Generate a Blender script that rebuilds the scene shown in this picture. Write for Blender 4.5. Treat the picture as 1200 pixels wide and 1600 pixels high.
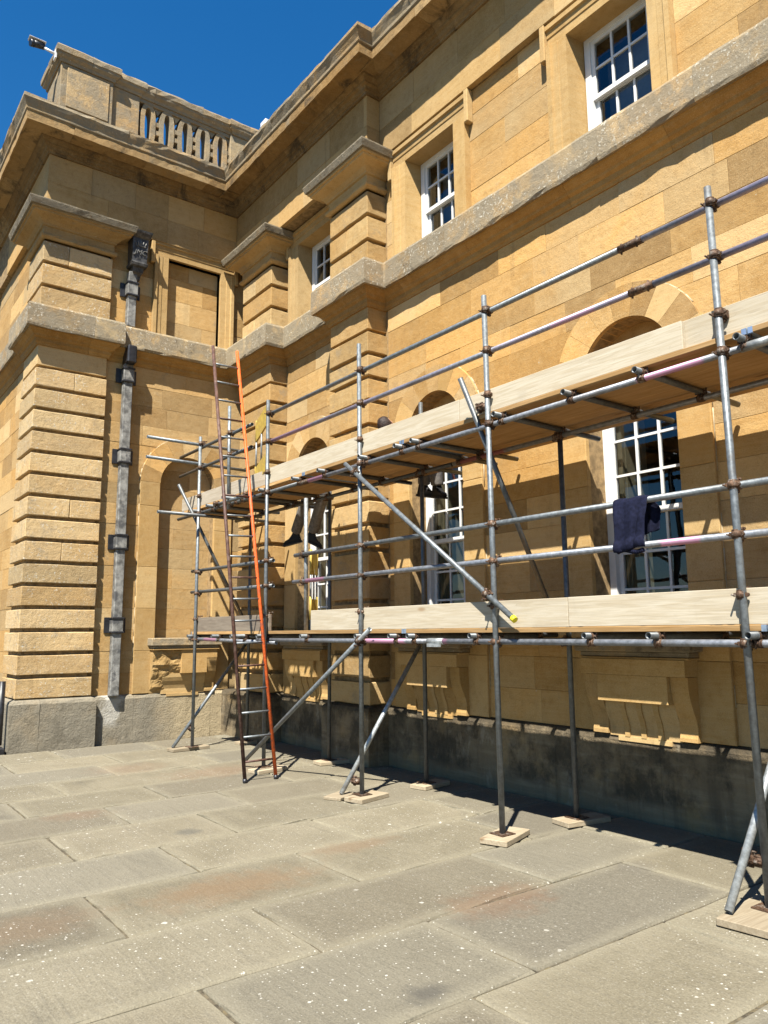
import bpy, bmesh, math, random
from mathutils import Vector, Matrix
from mathutils import noise as mnoise
R = math.radians
random.seed(7)
sc = bpy.context.scene
for o in list(bpy.data.objects): bpy.data.objects.remove(o)
C = sc.collection

# ------------------------------------------------------------------ camera
cam = bpy.data.cameras.new('camera'); co = bpy.data.objects.new('camera', cam); C.objects.link(co)
cam.sensor_fit = 'HORIZONTAL'; cam.sensor_width = 36.0; cam.lens = 36.0 * 1194.36 / 1200.0
cam.clip_start = 0.05; cam.clip_end = 3000
yaw, pit, rol = R(52.8805), R(8.9245), R(-0.4676)
fw = Vector((-math.sin(yaw)*math.cos(pit), math.cos(yaw)*math.cos(pit), math.sin(pit)))
r0 = Vector((math.cos(yaw), math.sin(yaw), 0)); u0 = r0.cross(fw)
rr = r0*math.cos(rol) + u0*math.sin(rol); uu = -r0*math.sin(rol) + u0*math.cos(rol)
M = Matrix((rr, uu, -fw)).transposed().to_4x4(); M.translation = (0, 0, 1.65)
co.matrix_world = M
sc.camera = co
sc.render.resolution_x, sc.render.resolution_y = 768, 1024

# ------------------------------------------------------------------ sky, sun, exposure
SUN = Vector((-0.74, 1.0, -1.85))
el = math.atan2(1.85, math.hypot(0.74, 1.0)); az = math.atan2(0.74, -1.0)
w = bpy.data.worlds.new('World'); sc.world = w; w.use_nodes = True
nt = w.node_tree; nt.nodes.clear()
sky = nt.nodes.new('ShaderNodeTexSky'); sky.sky_type = 'NISHITA'; sky.sun_disc = False
sky.sun_elevation = el; sky.sun_rotation = az; sky.altitude = 100
sky.air_density = 1.4; sky.dust_density = 0.0; sky.ozone_density = 10.0
bg = nt.nodes.new('ShaderNodeBackground'); bg.inputs[1].default_value = 0.05
wo = nt.nodes.new('ShaderNodeOutputWorld')
hs = nt.nodes.new('ShaderNodeHueSaturation'); hs.inputs['Saturation'].default_value = 1.23
nt.links.new(sky.outputs[0], hs.inputs['Color']); nt.links.new(hs.outputs[0], bg.inputs[0]); nt.links.new(bg.outputs[0], wo.inputs[0])
sl = bpy.data.lights.new('sun', 'SUN'); sl.energy = 5.0; sl.angle = R(0.53); sl.color = (1.0, 0.95, 0.86)
so = bpy.data.objects.new('sun', sl); C.objects.link(so)
so.rotation_euler = SUN.to_track_quat('-Z', 'Y').to_euler(); so.location = (8, -12, 22)
vs = sc.view_settings; vs.view_transform = 'Standard'; vs.look = 'None'; vs.gamma = 1; vs.use_curve_mapping = False
vs.exposure = 1.5

# ------------------------------------------------------------------ materials
class NG:
    def __init__(s, name):
        s.m = bpy.data.materials.new(name); s.m.use_nodes = True
        s.t = s.m.node_tree; s.t.nodes.clear()
        s.out = s.n('OutputMaterial'); s.b = s.n('BsdfPrincipled'); s.l(s.b.outputs[0], s.out.inputs[0])
        s._pos = None
    def n(s, typ, **kw):
        x = s.t.nodes.new('ShaderNode' + typ)
        for k, v in kw.items(): setattr(x, k, v)
        return x
    def l(s, a, b): s.t.links.new(a, b)
    def put(s, sock, v):
        if hasattr(v, 'is_output') or isinstance(v, bpy.types.NodeSocket): s.l(v, sock)
        else:
            if isinstance(v, (tuple, list)) and len(v) == 3 and sock.type == 'RGBA': v = (*v, 1)
            sock.default_value = v
    def math(s, op, a, b=0.0, c=0.0, clamp=False):
        x = s.n('Math', operation=op, use_clamp=clamp)
        for i, v in enumerate((a, b, c)): s.put(x.inputs[i], v)
        return x.outputs[0]
    def vmath(s, op, a, b=(0, 0, 0), scale=None):
        x = s.n('VectorMath', operation=op); s.put(x.inputs[0], a); s.put(x.inputs[1], b)
        if scale is not None: s.put(x.inputs[3], scale)
        return x.outputs[0]
    def mix(s, f, a, b, mode='MIX'):
        x = s.n('Mix', data_type='RGBA', blend_type=mode, clamp_factor=True)
        s.put(x.inputs[0], f); s.put(x.inputs[6], a); s.put(x.inputs[7], b); return x.outputs[2]
    def ramp(s, f, a, b):                      # smooth 0..1 between a and b
        x = s.n('MapRange', interpolation_type='SMOOTHSTEP'); s.put(x.inputs[0], f)
        x.inputs[1].default_value = a; x.inputs[2].default_value = b; return x.outputs[0]
    def noise(s, v, scale, detail=4, rough=0.55, dist=0.0):
        x = s.n('TexNoise'); s.put(x.inputs['Vector'], v)
        x.inputs['Scale'].default_value = scale; x.inputs['Detail'].default_value = detail
        x.inputs['Roughness'].default_value = rough; x.inputs['Distortion'].default_value = dist
        return x.outputs[0]
    def voro(s, v, scale):
        x = s.n('TexVoronoi'); s.put(x.inputs['Vector'], v); x.inputs['Scale'].default_value = scale; return x
    def pos(s):
        if s._pos is None: s._pos = s.n('NewGeometry').outputs['Position']
        return s._pos
    def rnd(s): return s.n('ObjectInfo').outputs['Random']
    def wn(s, f, k=0.0):
        x = s.n('TexWhiteNoise', noise_dimensions='1D'); s.put(x.inputs['W'], s.math('ADD', s.math('MULTIPLY', f, 91.7), k)); return x.outputs[0]
    def scale3(s, v, xyz):
        return s.vmath('MULTIPLY', v, xyz)
    def bump(s, h, strength, dist):
        x = s.n('Bump'); x.inputs['Strength'].default_value = strength; x.inputs['Distance'].default_value = dist
        s.l(h, x.inputs['Height']); s.l(x.outputs[0], s.b.inputs['Normal'])
    def fin(s, col, rough=0.85, metal=0.0, spec=0.3, alb=0.76):
        col = s.mix(1.0, col, (alb, alb, alb), 'MULTIPLY')
        s.put(s.b.inputs['Base Color'], col); s.put(s.b.inputs['Roughness'], rough)
        s.b.inputs['Metallic'].default_value = metal; s.b.inputs['Specular IOR Level'].default_value = spec
        return s.m

def stone(name, a, b, c, lichen=0.0, grey=0.0, var=0.5, soot=0.0, bumps=0.5, bed=0.35):
    g = NG(name); r = g.rnd(); p = g.pos()
    off = g.n('CombineXYZ'); g.l(g.math('MULTIPLY', r, 53.0), off.inputs[0]); g.l(g.math('MULTIPLY', r, 31.0), off.inputs[1]); g.l(g.math('MULTIPLY', r, 17.0), off.inputs[2])
    v = g.vmath('ADD', p, off.outputs[0])
    n1 = g.noise(v, 1.7, 6, 0.62, 0.6); n2 = g.noise(v, 11, 8, 0.68); n3 = g.noise(g.scale3(v, (1.2, 1.2, 16)), 2.0, 6, 0.65, 0.5)
    n4 = g.noise(v, 70, 5, 0.7)
    r1 = g.wn(r); r2 = g.wn(r, 3.3); r3 = g.wn(r, 7.9)
    col = g.mix(g.ramp(n1, 0.33, 0.68), a, b)
    col = g.mix(g.math('MULTIPLY', g.ramp(g.math('ADD', n3, g.math('MULTIPLY', r2, 0.25)), 0.52, 0.80), bed), col, c)
    # per-block hue: some blocks greyer, some more orange
    col = g.mix(g.math('MULTIPLY', g.ramp(r1, 0.45, 1.0), 0.62*var), col, (0.24, 0.168, 0.088))
    col = g.mix(g.math('MULTIPLY', g.ramp(r3, 0.6, 1.0), 0.9*var), col, (0.55, 0.31, 0.095))
    col = g.mix(g.math('MULTIPLY', g.ramp(g.wn(r, 11.3), 0.62, 0.95), 0.75*var), col, (0.62, 0.49, 0.28))
    big = g.noise(p, 0.55, 5, 0.6, 0.6); col = g.mix(g.math('MULTIPLY', g.ramp(big, 0.50, 0.66), 0.6*var), col, (0.58, 0.30, 0.065)); col = g.mix(g.math('MULTIPLY', g.ramp(big, 0.44, 0.28), 0.35*var), col, (0.33, 0.25, 0.14))
    val = g.math('ADD', 1.0-0.36*var, g.math('MULTIPLY', r2, 0.66*var))
    hv = g.n('HueSaturation'); g.put(hv.inputs['Color'], col); g.put(hv.inputs['Value'], val); col = hv.outputs[0]
    col = g.mix(g.math('MULTIPLY', g.ramp(n2, 0.48, 0.75), 0.42), col, g.mix(1.0, col, (0.55, 0.46, 0.34), 'MULTIPLY'))
    col = g.mix(g.math('MULTIPLY', g.ramp(n2, 0.5, 0.25), 0.3), col, (0.54, 0.39, 0.2))
    n5 = g.noise(v, 130, 3, 0.6)
    col = g.mix(g.math('MULTIPLY', g.ramp(n5, 0.52, 0.72), 0.30), col, (0.70, 0.56, 0.34))
    col = g.mix(g.math('MULTIPLY', g.ramp(n5, 0.46, 0.30), 0.38), col, (0.16, 0.10, 0.04))
    stk = g.math('MULTIPLY', g.ramp(g.noise(g.scale3(p, (5, 5, 0.35)), 1.0, 6, 0.65, 0.3), 0.55, 0.78), g.ramp(g.noise(p, 0.7, 3), 0.4, 0.62))
    col = g.mix(g.math('MULTIPLY', stk, 0.5), col, (0.16, 0.115, 0.06))
    pits = g.math('MULTIPLY', g.ramp(n4, 0.60, 0.70), g.ramp(g.noise(v, 4.5, 3), 0.42, 0.62))
    col = g.mix(g.math('MULTIPLY', pits, 0.7), col, (0.10, 0.065, 0.028))
    if grey:
        gm = g.ramp(g.noise(v, 3.2, 7, 0.7, 0.4), 0.62-grey*0.4, 0.78-grey*0.4)
        col = g.mix(g.math('MULTIPLY', gm, min(1, 0.45+grey*0.5)), col, g.mix(n2, (0.16, 0.132, 0.09), (0.34, 0.30, 0.22)))
    if soot:
        sm = g.ramp(g.noise(v, 2.2, 8, 0.72, 0.5), 0.68-soot*0.3, 0.8-soot*0.2)
        col = g.mix(g.math('MULTIPLY', sm, 0.85), col, (0.045, 0.036, 0.026))
    if lichen:
        lm = g.math('MULTIPLY', g.ramp(g.noise(v, 30, 6, 0.68), 0.685-lichen*0.12, 0.72-lichen*0.1), g.ramp(g.noise(v, 3.4, 5, 0.65), 0.50-lichen*0.08, 0.62-lichen*0.06))
        col = g.mix(g.math('MULTIPLY', lm, 0.8), col, (0.60, 0.565, 0.47))
    h = g.math('ADD', g.math('MULTIPLY', n2, 0.7), g.math('MULTIPLY', n3, 0.5*bed)); h = g.math('SUBTRACT', h, g.math('MULTIPLY', pits, 0.5))
    h = g.math('ADD', h, g.math('MULTIPLY', n1, 1.2)); h = g.math('ADD', h, g.math('MULTIPLY', n4, 0.35))
    g.bump(h, bumps, 0.02)
    return g.fin(col, 0.9, 0, 0.2)

HA, HB, HC = (0.51, 0.315, 0.118), (0.42, 0.245, 0.08), (0.60, 0.42, 0.19)
mAsh = stone('honey_ashlar', HA, HB, HC, lichen=0.15, grey=0.04, var=0.58)
mArch = stone('dressed_honey_stone', (0.52, 0.34, 0.135), (0.46, 0.285, 0.10), (0.58, 0.42, 0.205), var=0.35, bumps=0.25)
mRust = stone('weathered_rusticated_stone', (0.56, 0.40, 0.20), (0.47, 0.325, 0.155), (0.62, 0.47, 0.27), lichen=0.95, grey=0.2, var=0.5, bumps=0.8)
mPil = stone('pilaster_stone', (0.50, 0.33, 0.14), (0.41, 0.26, 0.10), (0.56, 0.415, 0.20), lichen=0.3, grey=0.2, var=0.5, bumps=0.6)
mBand = stone('lichened_string_course', (0.38, 0.285, 0.16), (0.27, 0.20, 0.115), (0.44, 0.35, 0.22), lichen=1.0, grey=0.62, var=0.5, soot=0.32, bumps=0.8)
mMould = stone('honey_moulding', (0.44, 0.245, 0.068), (0.35, 0.185, 0.048), (0.48, 0.29, 0.095), var=0.3, bumps=0.3, soot=0.06)
mCorn = stone('cornice_stone', (0.34, 0.21, 0.082), (0.24, 0.145, 0.055), (0.40, 0.27, 0.12), grey=0.22, var=0.35, soot=0.55, bumps=0.6)
mPar = stone('parapet_stone', (0.33, 0.25, 0.145), (0.26, 0.19, 0.11), (0.4, 0.32, 0.2), lichen=0.6, grey=0.55, var=0.35, soot=0.28, bumps=0.8)
mBedD = stone('sooty_bed_moulding', (0.21, 0.13, 0.052), (0.14, 0.085, 0.035), (0.27, 0.175, 0.075), grey=0.1, var=0.3, soot=0.6, bumps=0.6)
mAshR = stone('greyer_ashlar', (0.47, 0.315, 0.14), (0.39, 0.25, 0.10), (0.55, 0.40, 0.205), lichen=0.3, grey=0.08, var=0.5)
mCap = stone('sooty_cap_stone', (0.20, 0.155, 0.095), (0.13, 0.10, 0.062), (0.27, 0.22, 0.15), lichen=0.5, grey=0.7, var=0.3, soot=0.5, bumps=0.9)
mFrz = stone('frieze_stone', (0.48, 0.31, 0.125), (0.40, 0.25, 0.09), (0.55, 0.39, 0.185), var=0.5, bumps=0.3)
mSill = stone('stained_sill_stone', (0.42, 0.31, 0.17), (0.3, 0.22, 0.12), (0.5, 0.4, 0.26), lichen=0.7, grey=0.6, soot=0.4, var=0.3, bumps=0.9)

def plinth_mat(name, stain, splash):
    g = NG(name); p = g.pos(); r = g.rnd()
    n1 = g.noise(p, 1.3, 7, 0.66, 0.5); n2 = g.noise(p, 9, 8, 0.7); n3 = g.noise(g.scale3(p, (1, 1, 9)), 2.2, 6, 0.6, 0.5)
    col = g.mix(g.ramp(n1, 0.3, 0.7), (0.31, 0.24, 0.145), (0.20, 0.155, 0.095))
    col = g.mix(g.math('MULTIPLY', g.ramp(n3, 0.45, 0.7), 0.5), col, (0.38, 0.31, 0.20))
    col = g.mix(g.math('MULTIPLY', g.ramp(g.noise(p, 2.4, 5), 0.52, 0.7), 0.5), col, (0.44, 0.29, 0.12))
    sep = g.n('SeparateXYZ'); g.l(p, sep.inputs[0])
    if stain:
        zt = g.ramp(sep.outputs[2], 0.08, 0.2)
        sm = g.math('MULTIPLY', g.ramp(g.noise(g.scale3(p, (1, 1, 0.8)), 2.3, 9, 0.72, 0.1), 0.42, 0.62), zt)
        col = g.mix(g.math('MULTIPLY', g.ramp(g.noise(g.scale3(p, (3, 3, 1.2)), 1.4, 6, 0.7, 0.3), 0.56, 0.68), 0.55), col, (0.46, 0.40, 0.29))
        drip = g.ramp(g.noise(g.scale3(p, (6, 6, 0.6)), 1.0, 7, 0.7, 0.2), 0.46, 0.7)
        col = g.mix(g.math('MULTIPLY', drip, 0.55), col, (0.10, 0.082, 0.055))
        col = g.mix(g.math('MULTIPLY', sm, 0.8), col, g.mix(n2, (0.02, 0.018, 0.014), (0.10, 0.085, 0.06)))
        top = g.ramp(g.math('ADD', sep.outputs[2], g.math('MULTIPLY', n2, 0.25)), 0.70, 0.82); col = g.mix(g.math('MULTIPLY', top, 0.7), col, (0.05, 0.042, 0.03))
        col = g.mix(g.math('MULTIPLY', g.ramp(g.math('ADD', sep.outputs[2], g.math('MULTIPLY', g.math('SUBTRACT', n1, 0.5), 0.2)), 0.16, 0.05), 0.35), col, (0.23, 0.19, 0.12))
    else:
        col = g.mix(0.62, col, g.mix(n2, (0.20, 0.19, 0.155), (0.31, 0.295, 0.24)))
        sm = g.ramp(g.noise(p, 2.1, 8, 0.7, 0.6), 0.5, 0.68)
        col = g.mix(g.math('MULTIPLY', sm, 0.5), col, (0.13, 0.115, 0.085))
        lt = g.ramp(g.math('ADD', sep.outputs[1], g.math('MULTIPLY', n1, 0.8)), 4.9, 5.4)
        col = g.mix(g.math('MULTIPLY', lt, 0.65), col, (0.50, 0.40, 0.24))
    if splash:   # old lime wash that ran down below the rainwater pipe
        d = g.math('ABSOLUTE', g.math('SUBTRACT', sep.outputs[1], 3.92))
        dd = g.math('ADD', d, g.math('MULTIPLY', g.math('SUBTRACT', n2, 0.5), 0.5))
        dd = g.math('ADD', dd, g.math('MULTIPLY', g.math('SUBTRACT', 0.7, sep.outputs[2]), 0.18))
        lm = g.math('MULTIPLY', g.ramp(dd, 0.22, 0.1), g.ramp(sep.outputs[2], 0.2, 0.36))
        col = g.mix(g.math('MULTIPLY', lm, 0.6), col, (0.60, 0.58, 0.52))
    h = g.math('ADD', n2, g.math('MULTIPLY', n3, 0.15)); g.bump(g.math('ADD', h, g.math('MULTIPLY', g.noise(p, 38, 6, 0.7), 0.6)), 0.75, 0.03)
    return g.fin(col, 0.93, 0, 0.15)
mPlin = plinth_mat('stained_plinth_stone', True, False)
mPlinR = plinth_mat('grey_plinth_stone', False, True)

def plain(name, col, rough=0.6, metal=0.0, noise=0.12, nscale=14, bump=0.0, spec=0.3, rvar=0.0, alt=None):
    g = NG(name); n = g.noise(g.pos(), nscale, 6, 0.65)
    dark = tuple(x*(1-noise*2.2) for x in col); lite = tuple(min(1, x*(1+noise)) for x in col)
    cc = g.mix(g.ramp(n, 0.3, 0.7), dark, lite)
    if alt: cc = g.mix(g.ramp(g.noise(g.pos(), nscale*0.45, 5, 0.7), 0.52, 0.64), cc, alt)
    if rvar:
        hv = g.n('HueSaturation'); g.put(hv.inputs['Color'], cc); g.put(hv.inputs['Value'], g.math('ADD', 1-rvar, g.math('MULTIPLY', g.wn(g.rnd()), 2*rvar))); cc = hv.outputs[0]
    if bump: g.bump(n, bump, 0.01)
    return g.fin(cc, rough, metal, spec)
mPale = stone('pale_honey_stone', (0.60, 0.46, 0.25), (0.52, 0.38, 0.19), (0.66, 0.53, 0.33), var=0.3, bumps=0.3)
mLime = plain('lime_fillet', (0.50, 0.42, 0.28), 0.95, noise=0.15)
mMortar = plain('lime_mortar', (0.34, 0.23, 0.11), 0.95, noise=0.2)
mLead = plain('lead_pipe', (0.25, 0.245, 0.225), 0.6, 0.0, 0.3, 9, 0.4, 0.4, alt=(0.085, 0.085, 0.085))
mIron = plain('black_iron', (0.022, 0.022, 0.026), 0.42, 0.0, 0.3, 12, 0.2, 0.5)
mHop = plain('dark_lead_hopper', (0.10, 0.098, 0.095), 0.4, 0.3, 0.35, 14, 0.4, 0.5, alt=(0.045, 0.044, 0.043))
mWhite = plain('white_paint', (0.78, 0.78, 0.76), 0.4, noise=0.04, nscale=6)
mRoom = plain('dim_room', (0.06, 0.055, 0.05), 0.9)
mShut = plain('cream_shutter', (0.50, 0.43, 0.28), 0.6, noise=0.08)
mBlind = plain('grey_blind', (0.30, 0.31, 0.31), 0.8, noise=0.05)
mRoof = plain('roof_lead', (0.2, 0.2, 0.2), 0.7)
mOrange = plain('orange_paint', (0.78, 0.14, 0.028), 0.5, noise=0.16, nscale=32, alt=(0.42, 0.10, 0.045))
mBrown = plain('brown_steel', (0.11, 0.055, 0.04), 0.55, noise=0.22, nscale=22, alt=(0.16, 0.10, 0.075))
mYel = plain('yellow_paint', (0.52, 0.37, 0.075), 0.5, noise=0.12, nscale=12, alt=(0.42, 0.29, 0.08))
mCapY = plain('yellow_plastic', (0.75, 0.66, 0.03), 0.5, noise=0.05)
mCoup = plain('rusty_fitting', (0.13, 0.075, 0.045), 0.65, 0.35, 0.3, 60, 0.4, alt=(0.26, 0.22, 0.18), rvar=0.3)
mNavy = plain('navy_cloth', (0.011, 0.013, 0.032), 0.9, noise=0.2, nscale=40, bump=0.3, spec=0.1)
mTrous = plain('grey_work_trousers', (0.20, 0.185, 0.17), 0.9, noise=0.15, nscale=30, bump=0.3, spec=0.1)
mTop = plain('dark_work_top', (0.03, 0.035, 0.06), 0.9, noise=0.15, nscale=30, spec=0.1)
mBoot = plain('black_boot', (0.012, 0.011, 0.011), 0.55, noise=0.2)
mSkin = plain('skin', (0.45, 0.25, 0.17), 0.55, noise=0.06)
mHair = plain('dark_brown_hair', (0.035, 0.018, 0.012), 0.6, noise=0.4, nscale=60, bump=0.5)
mPlast = plain('white_plastic', (0.72, 0.72, 0.72), 0.4, noise=0.03)
mSteelB = plain('board_end_band', (0.42, 0.52, 0.66), 0.3, 0.6, 0.15, 10)

def tube_mat(name, base=(0.185, 0.205, 0.215), paint=(), pcol=(0.52, 0.25, 0.38), lilac=0.0):
    g = NG(name); p = g.pos(); r = g.rnd()
    n = g.noise(p, 26, 7, 0.7); n1 = g.noise(p, 4.0, 5, 0.65)
    col = g.mix(g.ramp(n, 0.3, 0.72), tuple(x*0.72 for x in base), tuple(x*1.35 for x in base))
    col = g.mix(g.math('MULTIPLY', g.ramp(n1, 0.52, 0.72), 0.55), col, (0.14, 0.125, 0.105))
    hv = g.n('HueSaturation'); g.put(hv.inputs['Color'], col); g.put(hv.inputs['Value'], g.math('ADD', 0.82, g.math('MULTIPLY', g.wn(r), 0.4))); col = hv.outputs[0]
    if lilac: col = g.mix(g.math('MULTIPLY', g.ramp(g.noise(g.scale3(p, (0.7, 0, 0)), 1.6, 2), 0.38, 0.6), lilac), col, (0.34, 0.27, 0.40))
    sx = g.n('SeparateXYZ'); g.l(p, sx.inputs[0]); xx = g.math('ADD', sx.outputs[0], g.math('MULTIPLY', g.math('SUBTRACT', n, 0.5), 0.16))
    for a, b in paint:
        m = g.math('MULTIPLY', g.ramp(xx, a-0.02, a+0.02), g.ramp(xx, b+0.02, b-0.02)); col = g.mix(g.math('MULTIPLY', m, 0.85), col, pcol)
    g.bump(n, 0.25, 0.004)
    return g.fin(col, g.math('ADD', 0.36, g.math('MULTIPLY', n, 0.25)), 0.45, 0.5)
mTube = tube_mat('galvanised_tube')
mTubeD = tube_mat('dull_tube', (0.11, 0.118, 0.12))
mTubeL = tube_mat('pale_galvanised_tube', (0.34, 0.36, 0.36))
mTubeP1 = tube_mat('tube_pink_lower_ledger', (0.25, 0.265, 0.29), [(-6.5, -5.85), (-5.5, -5.25), (-10.5, -10.1)])
mTubeP2 = tube_mat('tube_pink_upper_ledger', (0.25, 0.265, 0.29), [(-3.12, -2.62), (-8.0, -7.3)])
mTubeP3 = tube_mat('tube_pink_lower_rail', (0.25, 0.27, 0.30), [(-3.02, -2.72), (-7.7, -7.3)])
mTubeP4 = tube_mat('tube_lilac_rail', (0.24, 0.255, 0.28), [(-3.9, -3.45), (-8.6, -7.6)], (0.42, 0.26, 0.36), 0.5)
mTubeRed = tube_mat('tube_red_inner', (0.2, 0.2, 0.2), [(-5.9, -5.2)], (0.36, 0.10, 0.09))

def wood(name, a, b, knot, rvar=0.15, axis=0):
    g = NG(name); r = g.rnd(); p = g.pos()
    off = g.n('CombineXYZ'); g.l(g.math('MULTIPLY', r, 40.0), off.inputs[0]); g.l(g.math('MULTIPLY', r, 9.0), off.inputs[1]); g.l(g.math('MULTIPLY', r, 23.0), off.inputs[2])
    v = g.vmath('ADD', p, off.outputs[0])
    sv = g.scale3(v, (0.9, 14, 14) if axis == 0 else (14, 0.9, 14))
    n = g.noise(sv, 2.2, 7, 0.6, 1.1); f = g.noise(g.scale3(v, (2, 60, 60) if axis == 0 else (60, 2, 60)), 2.0, 4, 0.6)
    col = g.mix(g.ramp(n, 0.34, 0.66), a, b)
    col = g.mix(g.math('MULTIPLY', g.ramp(f, 0.45, 0.7), 0.25), col, tuple(x*0.6 for x in b))
    vv = g.voro(g.scale3(v, (1.6, 5, 5) if axis == 0 else (5, 1.6, 5)), 1.0)
    kd = g.math('ADD', vv.outputs['Distance'], g.math('MULTIPLY', g.math('SUBTRACT', n, 0.5), 0.12))
    col = g.mix(g.math('MULTIPLY', g.ramp(kd, 0.15, 0.05), 0.8), col, knot)
    bl = g.ramp(g.noise(v, 3.5, 6, 0.7), 0.55, 0.75); sp = g.ramp(g.noise(v, 45, 4, 0.7), 0.62, 0.74); col = g.mix(g.math('MULTIPLY', sp, 0.3), col, tuple(x*0.45 for x in b)); col = g.mix(g.math('MULTIPLY', bl, 0.32), col, tuple(x*0.62 for x in a))
    hv = g.n('HueSaturation'); g.put(hv.inputs['Color'], col); g.put(hv.inputs['Value'], g.math('ADD', 1-rvar, g.math('MULTIPLY', g.wn(r), 2*rvar))); col = hv.outputs[0]
    g.bump(g.math('ADD', n, f), 0.25, 0.004)
    return g.fin(col, 0.8, 0, 0.2)
mPine = wood('pale_pine', (0.57, 0.505, 0.385), (0.48, 0.405, 0.285), (0.32, 0.21, 0.11), 0.08)
mDeck = wood('deck_pine', (0.52, 0.33, 0.15), (0.40, 0.235, 0.09), (0.18, 0.10, 0.045), 0.3)
mOld = wood('grey_old_board', (0.30, 0.25, 0.19), (0.21, 0.17, 0.13), (0.12, 0.09, 0.07), 0.12)
mOldP = wood('pale_old_board', (0.46, 0.40, 0.31), (0.37, 0.31, 0.23), (0.22, 0.16, 0.1), 0.08)
mSole = wood('sole_offcut', (0.43, 0.36, 0.25), (0.33, 0.265, 0.175), (0.2, 0.13, 0.07), 0.2, 1)

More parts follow.
